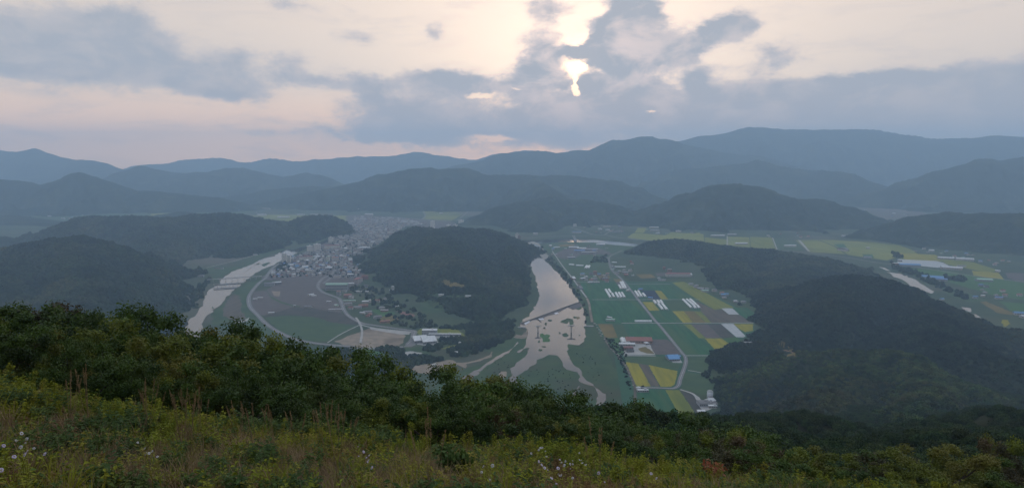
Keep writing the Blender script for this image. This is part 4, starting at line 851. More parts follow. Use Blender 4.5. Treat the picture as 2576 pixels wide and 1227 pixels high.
LM = [(1, 1930, 590, 66, 14, 13, 4, 'wall_t', 'roof_r', 'gable', 'long white school building with a red roof', .35, 34),
      (1, 1615, 735, 50, 13, 14, 4, 'wall_t', 'roof_r', 'gable', 'white slab with a red roof right of the tall cream tower', .42, 27),
      (1, 1968, 750, 26, 14, 16, 5, 'wall_w', 'roof_r', 'gable', 'short white block with a red roof', .5, 15),
      (1, 2330, 600, 44, 15, 7, 2, 'wall_g', 'roof_w', 'gable', 'long pale hall below the upper town', -.05, 22),
      (3, 1990, 180, 66, 22, 17, 2, 'wall_g', 'roof_gn', 'vault', 'large hall with a mint green rounded roof', .03, 36),
      (3, 2245, 90, 16, 40, 13, 4, 'wall_w', 'roof_r', 'hip', 'narrow cream block with a reddish roof at the hill foot', -.2, 18),
      (3, 2330, 50, 22, 14, 12, 4, 'wall_b', 'roof_r', 'hip', 'pinkish block at the hill foot', .3, 14),
      (3, 2165, 150, 18, 16, 13, 4, 'wall_w', 'roof_w', 'flat', 'pale block beside the green roofed hall', .2, 14),
      (3, 1160, 130, 30, 16, 8, 2, 'wall_g', 'roof_g', 'gable', 'grey depot at the edge of the mauve field', .2, 18),
      (3, 1250, 110, 26, 14, 6, 1, 'wall_g', 'roof_w', 'gable', 'pale depot shed beside the grey depot', .5, 16),
      (3, 985, 300, 11, 6, 2.6, 1, 'wall_w', 'roof_w', 'vault', 'small white greenhouse at the left edge of the mauve field', .1, 6),
      (3, 1047, 285, 15, 5, 2.6, 1, 'wall_w', 'roof_w', 'vault', 'thin white shed at the left edge of the mauve field', .05, 8),
      (3, 1182, 470, 15, 5, 2.8, 1, 'wall_w', 'roof_w', 'vault', 'small white shed beside the levee road', .25, 8),
      (3, 1668, 250, 17, 7, 3.4, 1, 'wall_w', 'roof_w', 'gable', 'bright white shed on the mauve field', .9, 9),
      (3, 1705, 262, 14, 5, 3, 1, 'wall_w', 'roof_w', 'gable', 'low white shed leaning on the bright one', 0, 7),
      (3, 1640, 395, 22, 9, 3.2, 1, 'wall_w', 'roof_g', 'gable', 'pale shed at the ditch crossing', -.3, 11),
      (3, 1468, 385, 6, 4, 2.6, 1, 'wall_w', 'roof_w', 'gable', 'tiny white hut at the ditch', .3, 4),
      (3, 1890, 332, 12, 5, 2.6, 1, 'wall_w', 'roof_w', 'gable', 'small white shed left of the main road', .05, 7),
      (3, 2295, 208, 40, 5, 2.8, 1, 'wall_w', 'roof_w', 'vault', 'long thin pale shed under the round hill', .06, 20),
      (3, 2120, 265, 22, 16, 7, 2, 'wall_b', 'roof_r', 'hip', 'house with a broad orange brown roof by the main road', .1, 14),
      (3, 2140, 322, 34, 6, 3, 1, 'wall_w', 'roof_gn', 'gable', 'long narrow pale green shed by the main road', .1, 17),
      (3, 2120, 365, 22, 12, 4, 1, 'wall_w', 'roof_g', 'gable', 'pale U shaped yard shed by the main road', .6, 12),
      (4, 470, 385, 26, 14, 5, 2, 'wall_b', 'roof_r', 'hip', 'brown house with a wide roof in the foothill hamlet', .2, 14),
      (4, 400, 405, 20, 9, 4, 1, 'wall_w', 'roof_g', 'gable', 'pale low house left of the brown one', .1, 11),
      (4, 500, 340, 20, 10, 5, 2, 'wall_w', 'roof_w', 'hip', 'white house above the brown one', .1, 11),
      (4, 550, 338, 6, 6, 8, 3, 'wall_w', 'roof_w', 'flat', 'small white turret house in the hamlet', 0, 5),
      (4, 130, 435, 36, 9, 4, 1, 'wall_w', 'roof_g', 'gable', 'pale sheds left of the main road bend', .12, 18),
      (4, 462, 472, 17, 6, 3, 1, 'wall_w', 'roof_w', 'vault', 'white tilted greenhouse in the hamlet', -.6, 9),
      (4, 520, 460, 22, 7, 3.5, 1, 'wall_w', 'roof_g', 'gable', 'pale shed right of the tilted greenhouse', .35, 11),
      (4, 700, 415, 16, 10, 5, 2, 'wall_w', 'roof_g', 'hip', 'grey roofed farmhouse above the hillside garden', .1, 10),
      (4, 730, 445, 20, 8, 4, 1, 'wall_b', 'roof_g', 'gable', 'brown wall farmhouse by the hillside garden', .2, 10),
      (4, 890, 415, 9, 9, 7, 2, 'wall_w', 'roof_w', 'flat', 'white cube house at the end of the garden path', .3, 7),
      (4, 645, 525, 20, 10, 4.5, 1, 'wall_g', 'roof_g', 'gable', 'grey shed beside the curved main road', .5, 11),
      (4, 735, 580, 24, 9, 4, 1, 'wall_b', 'roof_r', 'gable', 'rusty roofed shed over the main road', .5, 12),
      (4, 830, 170, 9, 9, 8, 2, 'wall_w', 'roof_w', 'hip', 'white house high at the foot of the round hill', 0, 7),
      (4, 822, 195, 16, 8, 3, 1, 'wall_w', 'roof_w', 'gable', 'low white annex under the white hill house', .2, 8),
      (4, 732, 300, 9, 8, 6, 2, 'wall_w', 'roof_d', 'hip', 'single house with a dark roof below the hill', 0, 7),
      (4, 1285, 725, 34, 16, 11, 3, 'wall_g', 'roof_w', 'flat', 'blue grey treatment works with a white canopy roof', .03, 20),
      (4, 1160, 805, 30, 40, 6, 1, 'wall_g', 'roof_w', 'gable', 'left of two big pale barns at the works', .35, 20),
      (4, 1262, 815, 30, 44, 6, 1, 'wall_g', 'roof_w', 'gable', 'right of two big pale barns at the works', .35, 20),
      (4, 1470, 745, 74, 6, 5, 1, 'wall_g', 'roof_w', 'flat', 'long low pale wing behind the treatment works', -.02, 30),
      (4, 1592, 965, 12, 9, 3.6, 1, 'wall_w', 'roof_w', 'gable', 'bright white tent roofed pavilion in the park', .2, 8),
      (4, 1655, 852, 5, 5, 5, 1, 'wall_w', 'roof_w', 'hip', 'small white kiosk in the park', .1, 4),
      (4, 1337, 1117, 10, 4, 3, 1, 'wall_w', 'roof_w', 'flat', 'small pale container on the sand track', .05, 6),
      (4, 95, 897, 11, 6, 2.6, 1, 'wall_w', 'roof_w', 'vault', 'white dome shed below the levee road', .1, 6),
      (6, 1395, 150, 82, 16, 10, 2, 'wall_w', 'roof_r', 'gable', 'long warehouse with pale wall and brown red roof', -.03, 42),
      (6, 1305, 100, 14, 12, 10, 3, 'wall_b', 'roof_g', 'hip', 'brown house behind the long warehouse', 0, 9),
      (6, 1245, 72, 10, 8, 8, 2, 'wall_b', 'roof_r', 'hip', 'brown house at the wooded hill edge', 0, 7),
      (6, 1525, 150, 10, 20, 7, 2, 'wall_w', 'roof_w', 'gable', 'small white annex at the right end of the warehouse', .1, 9),
      (6, 1222, 195, 24, 9, 3, 1, 'wall_w', 'roof_g', 'vault', 'grey pale tunnel shed before the warehouse', .05, 12),
      (6, 1185, 175, 9, 5, 3, 1, 'wall_w', 'roof_w', 'gable', 'tiny white hut before the warehouse', .1, 5),
      (6, 355, 138, 15, 12, 6, 2, 'wall_w', 'roof_bl', 'hip', 'bright blue roofed house in the village', .1, 9),
      (6, 392, 170, 12, 10, 6, 2, 'wall_w', 'roof_w', 'flat', 'white flat house below the blue roof', .2, 8),
      (6, 355, 185, 17, 9, 5, 1, 'wall_g', 'roof_w', 'gable', 'pale gabled house at the left of the village', .5, 9),
      (6, 482, 190, 20, 10, 5, 1, 'wall_g', 'roof_g', 'gable', 'grey roofed house in the village centre', .1, 11),
      (6, 490, 122, 13, 12, 9, 3, 'wall_b', 'roof_r', 'hip', 'brown three storey house at the top of the village', 0, 9),
      (6, 430, 222, 12, 7, 3.6, 1, 'wall_w', 'roof_w', 'gable', 'white hut on the village lane', .3, 6),
      (6, 495, 220, 26, 7, 3.4, 1, 'wall_g', 'roof_w', 'gable', 'pale long shed on the village lane', 0, 13),
      (6, 605, 190, 22, 10, 5, 1, 'wall_b', 'roof_d', 'hip', 'dark roofed house at the right of the village', .1, 11),
      (6, 570, 180, 11, 9, 4, 1, 'wall_b', 'roof_d', 'hip', 'small brown house left of the dark roofed one', .1, 6),
      (6, 820, 118, 22, 12, 5, 1, 'wall_g', 'roof_g', 'gable', 'grey shed at the road junction', -.2, 12),
      (6, 830, 140, 14, 9, 4, 1, 'wall_b', 'roof_r', 'gable', 'reddish shed at the road junction', .1, 8),
      (6, 905, 145, 9, 4, 2.6, 1, 'wall_w', 'roof_w', 'flat', 'tiny white hut by the rust yellow field', 0, 5),
      (6, 850, 312, 10, 8, 5, 1, 'wall_w', 'roof_w', 'flat', 'white hut beside the farm road', .4, 6),
      (6, 985, 300, 13, 8, 4, 1, 'wall_g', 'roof_bl', 'gable', 'small blue roofed shed by the navy field', .2, 7),
      (6, 1095, 395, 13, 7, 4, 1, 'wall_g', 'roof_bl', 'gable', 'blue roofed hut on the upper cross lane', -.4, 7),
      (6, 325, 285, 9, 26, 4, 1, 'wall_g', 'roof_g', 'gable', 'narrow grey shed on the river bank strip', .3, 10),
      (6, 250, 180, 9, 26, 4, 1, 'wall_b', 'roof_w', 'gable', 'pinkish long shed on the river bank strip', .35, 10),
      (6, 658, 632, 22, 9, 3.4, 1, 'wall_w', 'roof_gn', 'vault', 'low pale green shed in the teal field', .0, 11),
      (6, 650, 608, 13, 6, 3.4, 1, 'wall_w', 'roof_w', 'vault', 'white tilted shed above the pale green one', -.7, 6),
      (6, 838, 905, 34, 12, 5, 1, 'wall_w', 'roof_w', 'gable', 'white roofed barn under the farm tunnels', -.05, 12),
      (6, 965, 862, 56, 30, 6, 1, 'wall_b', 'roof_r', 'gable', 'broad red roofed barn of the farm', -.05, 28),
      (6, 888, 848, 11, 16, 5, 1, 'wall_g', 'roof_bl', 'gable', 'small blue roofed shed beside the red barn', .1, 8),
      (6, 855, 945, 19, 12, 5, 1, 'wall_b', 'roof_r', 'hip', 'small red roofed farmhouse in the yard', .05, 9),
      (6, 870, 972, 16, 9, 4, 1, 'wall_g', 'roof_d', 'hip', 'dark roofed outhouse at the yard corner', .2, 8),
      (6, 1052, 890, 9, 9, 4, 1, 'wall_w', 'roof_w', 'hip', 'bright white round hut right of the red barn', .4, 6),
      (6, 1380, 1042, 15, 9, 4, 1, 'wall_g', 'roof_bl', 'gable', 'bright blue roofed shed at the road bend', .3, 8),
      (6, 1335, 1052, 22, 26, 4, 1, 'wall_g', 'roof_bl', 'gable', 'wide slate blue roofed shed near the road bend', .1, 13),
      (6, 2195, 893, 34, 9, 5, 1, 'wall_w', 'roof_g', 'gable', 'long pinkish grey shed behind the grove knoll', -.1, 17),
      (6, 1540, 245, 14, 10, 5, 1, 'wall_w', 'roof_g', 'hip', 'first farmhouse at the end of the diagonal paddy', .1, 8),
      (6, 1640, 290, 20, 9, 4, 1, 'wall_g', 'roof_g', 'gable', 'second farmhouse along the hill edge', -.2, 10),
      (6, 1690, 318, 20, 9, 4, 1, 'wall_w', 'roof_gn', 'gable', 'third, greenish shed along the hill edge', .1, 10),
      (6, 2025, 430, 12, 8, 4, 1, 'wall_w', 'roof_w', 'hip', 'white farmhouse at the hill edge under the wood', .1, 8),
      (6, 2110, 436, 12, 8, 4, 1, 'wall_w', 'roof_g', 'hip', 'last farmhouse on the hill edge', .1, 8),
      (8, 740, 860, 19, 7, 3.4, 1, 'wall_w', 'roof_w', 'flat', 'white box shed at the near crossing', 0, 9),
      (8, 690, 838, 7, 6, 4, 1, 'wall_w', 'roof_w', 'hip', 'small white hut left of the near crossing', .1, 4),
      (8, 1472, 990, 13, 13, 6, 2, 'wall_w', 'roof_w', 'gable', 'square white house of the silo works', .6, 8),
      (8, 1440, 1005, 30, 17, 5, 1, 'wall_g', 'roof_g', 'flat', 'grey flat sheds of the silo works', .05, 14),
      (8, 1500, 1036, 13, 6, 4, 1, 'wall_w', 'roof_w', 'flat', 'small white box at the silo works', 0, 7),
      (8, 1374, 1090, 12, 8, 3, 1, 'wall_w', 'roof_w', 'vault', 'rounded white tank shed below the silo works', -.1, 7),
      (5, 905, 285, 44, 16, 6, 1, 'wall_w', 'roof_w', 'gable', 'bright white factory hall', -.05, 22),
      (5, 1000, 298, 40, 14, 6, 1, 'wall_w', 'roof_w', 'gable', 'second white factory hall', -.05, 20),
      (5, 975, 328, 46, 16, 6, 1, 'wall_g', 'roof_bl', 'gable', 'blue roofed factory hall', -.03, 23),
      (5, 1085, 345, 60, 14, 5, 1, 'wall_g', 'roof_g', 'gable', 'long grey sawtooth sheds of the factories', .03, 28),
      (5, 1100, 310, 70, 20, 5, 1, 'wall_g', 'roof_g', 'gable', 'wide grey factory sheds', .03, 30),
      (5, 1235, 250, 40, 14, 6, 1, 'wall_g', 'roof_w', 'gable', 'pale hall right of the factories', .1, 20),
      (5, 618, 265, 11, 16, 5, 1, 'wall_w', 'roof_w', 'gable', 'white gabled house by the islet', .3, 9),
      (5, 695, 282, 28, 9, 5, 1, 'wall_w', 'roof_w', 'gable', 'white long house near the islet', .1, 14),
      (5, 870, 410, 32, 14, 6, 1, 'wall_g', 'roof_g', 'gable', 'grey shed cluster on the bare ground', .2, 17),
      (5, 435, 120, 26, 12, 9, 2, 'wall_w', 'roof_w', 'gable', 'far white house on the upper river road', 0, 14),
      (5, 940, 98, 50, 12, 7, 1, 'wall_w', 'roof_bl', 'gable', 'far pale blue roofed hall at the junction', 0, 25),
      (5, 918, 20, 20, 16, 14, 3, 'wall_w', 'roof_w', 'hip', 'far white pavilion at the end of the junction', 0, 14),
      (5, 1310, 30, 44, 14, 8, 2, 'wall_w', 'roof_g', 'gable', 'far pale hall in the hazy village', 0, 22),
      (5, 1430, 92, 50, 16, 7, 1, 'wall_g', 'roof_g', 'gable', 'far grey hall right of the branch road', 0, 26),
      (5, 1890, 40, 52, 14, 7, 1, 'wall_w', 'roof_w', 'gable', 'far white hall above the yellow paddies', 0, 26),
      (5, 1900, 75, 52, 14, 6, 1, 'wall_w', 'roof_g', 'gable', 'far pale hall above the yellow paddies', 0, 26),
      (5, 2100, 35, 34, 12, 6, 1, 'wall_w', 'roof_g', 'gable', 'far grey hall above the yellow paddies', 0, 18),
      (5, 2190, 85, 28, 14, 8, 2, 'wall_w', 'roof_w', 'hip', 'far white house above the yellow paddies', 0, 16),
      (10, 1070, 302, 70, 14, 6, 1, 'wall_w', 'roof_w', 'gable', 'first long white shed in the far paddies', 0, 34),
      (10, 1140, 295, 44, 12, 6, 1, 'wall_w', 'roof_w', 'gable', 'shorter white shed at the far paddy edge', 0, 22),
      (10, 1186, 341, 58, 16, 6, 1, 'wall_w', 'roof_w', 'vault', 'second long white shed beside the highway', 0, 30),
      (10, 1426, 352, 52, 12, 6, 1, 'wall_w', 'roof_w', 'vault', 'third long white shed with a dark plot behind it', 0, 28),
      (10, 1685, 372, 16, 44, 6, 1, 'wall_w', 'roof_g', 'vault', 'slanting pale green greenhouse in the right valley', .6, 20),
      (10, 1808, 362, 14, 10, 5, 1, 'wall_w', 'roof_w', 'gable', 'lone white hut in the wide paddy', 0, 8),
      (9, 1545, 382, 19, 14, 6, 1, 'wall_w', 'roof_w', 'gable', 'white hut under the right valley hill', -.4, 12),
      (9, 1685, 458, 56, 20, 6, 1, 'wall_w', 'roof_w', 'vault', 'first bright greenhouse block in the right valley', -.35, 30),
      (9, 1870, 468, 60, 22, 6, 1, 'wall_w', 'roof_w', 'vault', 'second bright greenhouse block in the right valley', -.4, 32),
      (9, 1740, 555, 66, 24, 6, 1, 'wall_w', 'roof_w', 'vault', 'largest bright greenhouse block beside the pale sheeted field', -.4, 34),
      (9, 1840, 532, 28, 9, 5, 1, 'wall_w', 'roof_g', 'gable', 'small pale shed behind the largest greenhouse block', -.3, 15),
      (9, 1235, 480, 14, 12, 6, 1, 'wall_w', 'roof_w', 'gable', 'white hut at the corner of the pale sheeted field', -.3, 9),
      (9, 1215, 508, 36, 8, 5, 1, 'wall_b', 'roof_w', 'gable', 'pinkish long hall at the valley highway', -.2, 18),
      (9, 1330, 525, 70, 24, 6, 1, 'wall_g', 'roof_bl', 'gable', 'hazy blue roofed works beside the highway', -.25, 36),
      (9, 1555, 650, 62, 26, 7, 1, 'wall_g', 'roof_bl', 'gable', 'turquoise blue roofed factory in the right valley', -.5, 36),
      (9, 1640, 668, 34, 15, 6, 1, 'wall_g', 'roof_bl', 'gable', 'smaller blue roofed hall right of the turquoise one', -.3, 18),
      (9, 2060, 672, 46, 20, 6, 1, 'wall_g', 'roof_gn', 'gable', 'greenish roofed hall at the right of the valley', -.2, 26),
      (9, 2195, 582, 15, 9, 5, 1, 'wall_w', 'roof_w', 'gable', 'small white house near the right edge of the valley', -.7, 10),
      (9, 2205, 846, 22, 7, 5, 1, 'wall_w', 'roof_bl', 'gable', 'pale blue long shed at the right edge', 0, 14),
      (9, 2050, 824, 10, 6, 4, 1, 'wall_w', 'roof_w', 'gable', 'little white hut in the right valley fields', -.3, 7),
      (9, 2400, 1000, 22, 13, 5, 1, 'wall_g', 'roof_bl', 'gable', 'blue roofed barn at the right edge foot of the hill', -.3, 14),
      (9, 2440, 1030, 12, 10, 5, 1, 'wall_w', 'roof_w', 'gable', 'white shed at the right edge below the blue barn', 0, 9),
      (9, 915, 445, 30, 12, 5, 1, 'wall_g', 'roof_g', 'gable', 'grey sheds in a dark plot of the paddies', 0, 16),
      (9, 1648, 858, 10, 7, 4, 1, 'wall_w', 'roof_bl', 'gable', 'tiny pale blue hut over the right hill crest', .2, 6),
      (2, 1425, 172, 26, 14, 7, 1, 'wall_w', 'roof_w', 'gable', 'far white hall in the paddies above town', 0, 18),
      (2, 540, 190, 56, 22, 10, 1, 'wall_w', 'roof_w', 'vault', 'bright far white hall at the top of the town', 0, 34),
      (2, 400, 130, 34, 22, 14, 3, 'wall_w', 'roof_w', 'flat', 'far pale block above the town', 0, 20),
      (2, 1090, 278, 40, 16, 8, 2, 'wall_w', 'roof_w', 'gable', 'white hall just over the round hill crest', 0, 22),
      (1, 675, 195, 60, 16, 7, 1, 'wall_w', 'roof_w', 'gable', 'far white sheds over the left ridge', 0, 40),
      (1, 1065, 192, 60, 18, 8, 1, 'wall_w', 'roof_w', 'gable', 'far white sheds over the middle of the ridge', 0, 40),
      (1, 1330, 218, 80, 16, 7, 1, 'wall_w', 'roof_w', 'gable', 'longest far white sheds behind the ridge', 0, 50),
      (1, 1540, 190, 56, 16, 7, 1, 'wall_w', 'roof_w', 'gable', 'far white sheds left of the ridge knob', 0, 40),
      (1, 1710, 190, 60, 16, 7, 1, 'wall_w', 'roof_w', 'gable', 'far white sheds right of the ridge knob', 0, 40),
      (1, 1120, 115, 60, 18, 8, 1, 'wall_w', 'roof_g', 'gable', 'hazy pale sheds at the foot of the blue mountain', 0, 40),
      (1, 985, 680, 18, 7, 4, 1, 'wall_w', 'roof_w', 'vault', 'small white greenhouse behind the left river', .2, 12),
      (1, 540, 842, 34, 6, 4, 1, 'wall_w', 'roof_g', 'gable', 'long pale shed behind the left river', -.15, 18),
      (1, 320, 945, 18, 12, 6, 2, 'wall_g', 'roof_g', 'hip', 'grey house at the left end of the first bridge', .1, 12)]
for r, px, py, w, d, h, fl, wa, ro, k, lab, rz, rad in LM:
    x, y = G1(r, px, py)
    nm = 'shed' if any(s in lab for s in ('shed', 'barn', 'hut', 'greenhouse')) else ('house' if 'house' in lab else 'hall')
    t = house(nm, w, d, h, wa, ro, k, fl, (d * .16 if (k == 'gable' and w > 24) else None))
    landmark(t, x, y, rz, lab, nm, rad)
# houses standing on the round hill
for i, (px, py) in enumerate([(1428, 250), (1756, 262), (1560, 100), (1680, 100)]):
    pass
# town of small buildings: individual copies
TOWN = S_(2, [(40, 470), (140, 420), (330, 400), (290, 300), (360, 220), (520, 215), (760, 225), (1080, 250), (1240, 300), (1120, 322), (1000, 322), (850, 400), (750, 480), (600, 570), (450, 650), (330, 700), (330, 770), (250, 815), (440, 800), (440, 940), (360, 980), (300, 960), (150, 960), (20, 940), (-140, 930), (-300, 940), (-640, 965), (-700, 950), (-500, 760), (-440, 720), (-260, 640), (-120, 570), (0, 600), (100, 540)])
TOWN = [(x / 1.590062, y / 1.590062) for x, y in TOWN]
Rd = [G(0, lev), G(0, lev2)]
RDP = [p for R_ in Rd for i in range(len(R_) - 1) for p in [(R_[i][0] + (R_[i + 1][0] - R_[i][0]) * k / 6, R_[i][1] + (R_[i + 1][1] - R_[i][1]) * k / 6) for k in range(6)]]
def near_road(x, y, r): return any((a - x) ** 2 + (b - y) ** 2 < r * r for a, b in RDP)
tpoly = [flat(*p) for p in TOWN]
xs = [p[0] for p in tpoly]; ys = [p[1] for p in tpoly]
cand = []
ang0 = .5
yy = min(ys)
while yy < max(ys):
    step = 20 if yy < 3000 else 27
    xx = min(xs)
    while xx < max(xs):
        # a crooked street grid
        ca, sa = math.cos(ang0), math.sin(ang0)
        u = xx + rnd.uniform(-3, 3); w_ = yy + rnd.uniform(-3, 3)
        if inpoly(u, w_, tpoly): cand.append((u, w_))
        xx += step * rnd.choice([.9, 1, 1.1, 1.5])
    yy += step * rnd.choice([1, 1, 1.25])
rnd.shuffle(cand)
cand.sort(key=lambda c: c[1] > 2750)
rest = MB(); REST_M = ['wall_w', 'wall_g', 'roof_g', 'roof_w', 'roof_r', 'roof_d']
zones = [(2220, 'by the levee'), (2350, 'in lower town'), (2480, 'above lower town'), (2640, 'in mid town'), (2820, 'above mid town'), (3050, 'in upper town'), (3300, 'at the town end'), (3600, 'behind the town'), (3950, 'beyond town'), (9999, 'far behind town')]
cnt = 0
for (x, y) in cand:
    far_ = y > 3000
    wts = [5, 6, 3, 2, 2, 1.2, 2, 2, .8, 1.2, .5, 1.2] if not far_ else [2, 4, 5, 1, 2, 4, 2, 1, 3, 1, 3, 1]
    k = rnd.choices(range(12), wts)[0]
    t, w, d, h, desc = TP[k]
    rr = w * .42
    if not free(x, y, rr) or near_road(x, y, 11 + d / 2): continue
    OCC.append((x, y, rr))
    if cnt >= 292:
        a0 = rnd.choice([.42, 1.99, .1]); ca, sa = math.cos(a0), math.sin(a0); n0 = len(rest.v); q = rnd.uniform(.8, 1.1); g_ = MB()
        g_.box(-w / 2 * q, w / 2 * q, -d / 2 * q, d / 2 * q, -.3, h, rnd.choice([0, 0, 1])); hh_ = h + rnd.choice([.6, 1.2, 2.0]); g_.box(-w / 2 * q - .3, w / 2 * q + .3, -d / 2 * q - .3, d / 2 * q + .3, h + .003, h + .5, k_ := rnd.choice([2, 2, 3, 4, 5])); g_.box(-w / 3 * q, w / 3 * q, -d / 4 * q, d / 4 * q, h + .503, hh_ + .3, k_)
        rest.v += [(x + vx * ca - vy * sa, y + vx * sa + vy * ca, vz) for vx, vy, vz in g_.v]; rest.f += [tuple(i + n0 for i in f_) for f_ in g_.f]; rest.m += g_.m
        continue
    zone = next(s for lim, s in zones if y < lim)
    side = 'river side' if x < -.265 * y else ('hill side' if x > -.225 * y else 'centre')
    if y > 3900 and rnd.random() < .6: continue
    if y > 2500 and rnd.random() < .12: continue
    s = rnd.uniform(.7, 1.1)
    place(t, x, y, rnd.choice([.42, .42 + math.pi / 2, .1, .1 + math.pi / 2]) + rnd.uniform(-.08, .08), '%s %s, %s' % (desc.replace(' with a', ',').replace('building', 'house'), zone, side), 'building', 'small buildings of the town, %s' % desc, (s, s * rnd.uniform(.85, 1.1), rnd.uniform(.85, 1.15)))
    cnt += 1
print('town', cnt, len(cand), len(rest.v) // 24)
if rest.v: tag(rest.build('far_buildings', [M[k] for k in REST_M]), 'crowd of tiny pale buildings at the far hazy end of the town', 'buildings', kind='stuff')
# loose hamlet houses: far valleys
HM = [(0, 3030, 1003, 'above the yellow paddies'), (5, 560, 150, 'x')]
cnt2 = 0
for (r, x0, y0, x1, y1, n_, lab) in [(5, 1000, 20, 1500, 105, 12, 'in the hazy village'), (10, 720, 255, 960, 290, 10, 'behind the yellow paddies'), (10, 1300, 285, 1800, 312, 12, 'under the domed blue hill'),
                                      (9, 1350, 340, 2400, 520, 16, 'under the right hill'), (9, 1900, 690, 2440, 860, 9, 'in the right edge fields'), (1, 560, 90, 1000, 160, 7, 'in the far left valley'),
                                      (1, -1600, 160, -500, 250, 14, 'behind the left ridge'), (0, 3420, 780, 3700, 875, 12, 'in the right hazy gap'), (6, 330, 120, 640, 225, 10, 'in the farm village'),
                                      (6, 1560, 250, 2150, 440, 9, 'above the diagonal paddy'), (5, 640, 240, 1330, 420, 16, 'around the factories'), (5, 1370, 420, 1620, 640, 9, 'beside the village road'), (4, 100, 130, 700, 520, 12, 'in the foothill hamlet')]:
    k = 0
    for _ in range(n_ * 6):
        if k >= n_: break
        px = rnd.uniform(x0, x1); py = rnd.uniform(y0, y1); x, y = G1(r, px, py)
        if r == 6 and x0 == 1560 and abs(py - (240 + (px - 1540) * .37)) > 22: continue
        if r == 9 and x0 == 1350 and abs(py - (335 + (px - 1350) * .2)) > 40: continue
        t, w, d, h, desc = TP[rnd.choice([0, 0, 1, 3, 4, 7, 9, 5 if y > 3000 else 0, 11])]
        if not free(x, y, w * .5) or near_road(x, y, 10): continue
        OCC.append((x, y, w * .5)); k += 1
        place(t, x, y, rnd.uniform(-.3, .3), '%s, %s' % (desc.replace(' with a', ',').replace('building', 'house'), lab), 'house', 'small houses %s' % lab, (1, 1, 1), 'rural_house')
for tp in TP:
    if tp[0].get('used') is None:
        for c in list(tp[0].children): bpy.data.objects.remove(c)
        bpy.data.objects.remove(tp[0])
ON = 'first second third fourth fifth sixth seventh eighth ninth tenth eleventh twelfth thirteenth fourteenth fifteenth sixteenth seventeenth eighteenth nineteenth twentieth'.split()
bylab = {}
for o in C.objects:
    if 'used' in o: del o['used']
    if o.name.split('.')[0] in ('town_building', 'rural_house') and 'label' in o: bylab.setdefault(o['label'], []).append(o)
for lab, os_ in bylab.items():
    if len(os_) > 1:
        os_.sort(key=lambda o: o.location.x / o.location.y)
        for i, o in enumerate(os_): o['label'] = lab + ', %s from left' % ON[min(i, 19)]

# ------------------------------------------------------------------ greenhouses
def tunnel(L, w):
    t = empty('greenhouse', (0, 0, 0))
    k = 10; nr = max(4, int(L / 6)); m_ = MB(); hh = w * .48
    for j in range(nr + 1):
        for i in range(k + 1):
            an = math.pi * i / k; sag = 1 - (.0 if j % 2 == 0 else .02)
            m_.v.append((L * j / nr - L / 2, -math.cos(an) * w / 2 * sag, (.15 + math.sin(an) ** .8 * hh) * sag))
    for j in range(nr):
        for i in range(k):
            a = j * (k + 1) + i; m_.f.append((a, a + k + 1, a + k + 2, a + 1)); m_.m.append(0)
    m_.build('vinyl_cover', M['vinyl'], t, smooth=True)
    for s in (-1, 1):
        e = MB(); n = 0
        for i in range(k + 1):
            an = math.pi * i / k; e.v.append((s * (L / 2 - .1), -math.cos(an) * (w / 2 - .06), .1 + math.sin(an) ** .8 * (hh - .06)))
        e.f.append(tuple(range(k + 1)) if s < 0 else tuple(range(k, -1, -1))); e.m.append(0)
        dx = s * (L / 2 + .02)
        e.box(min(dx, dx - s * .1), max(dx, dx - s * .1), -1.1, 1.1, .05, 2.2, 1)
        e.build('end_wall', [M['roof_w'], M['wall_g']], t)
    b = MB(); b.box(-L / 2, L / 2, -w / 2 - .12, -w / 2 + .12, 0, .5); b.box(-L / 2, L / 2, w / 2 - .12, w / 2 + .12, 0, .5)
    b.build('base_rail', M['wall_g'], t)
    return t
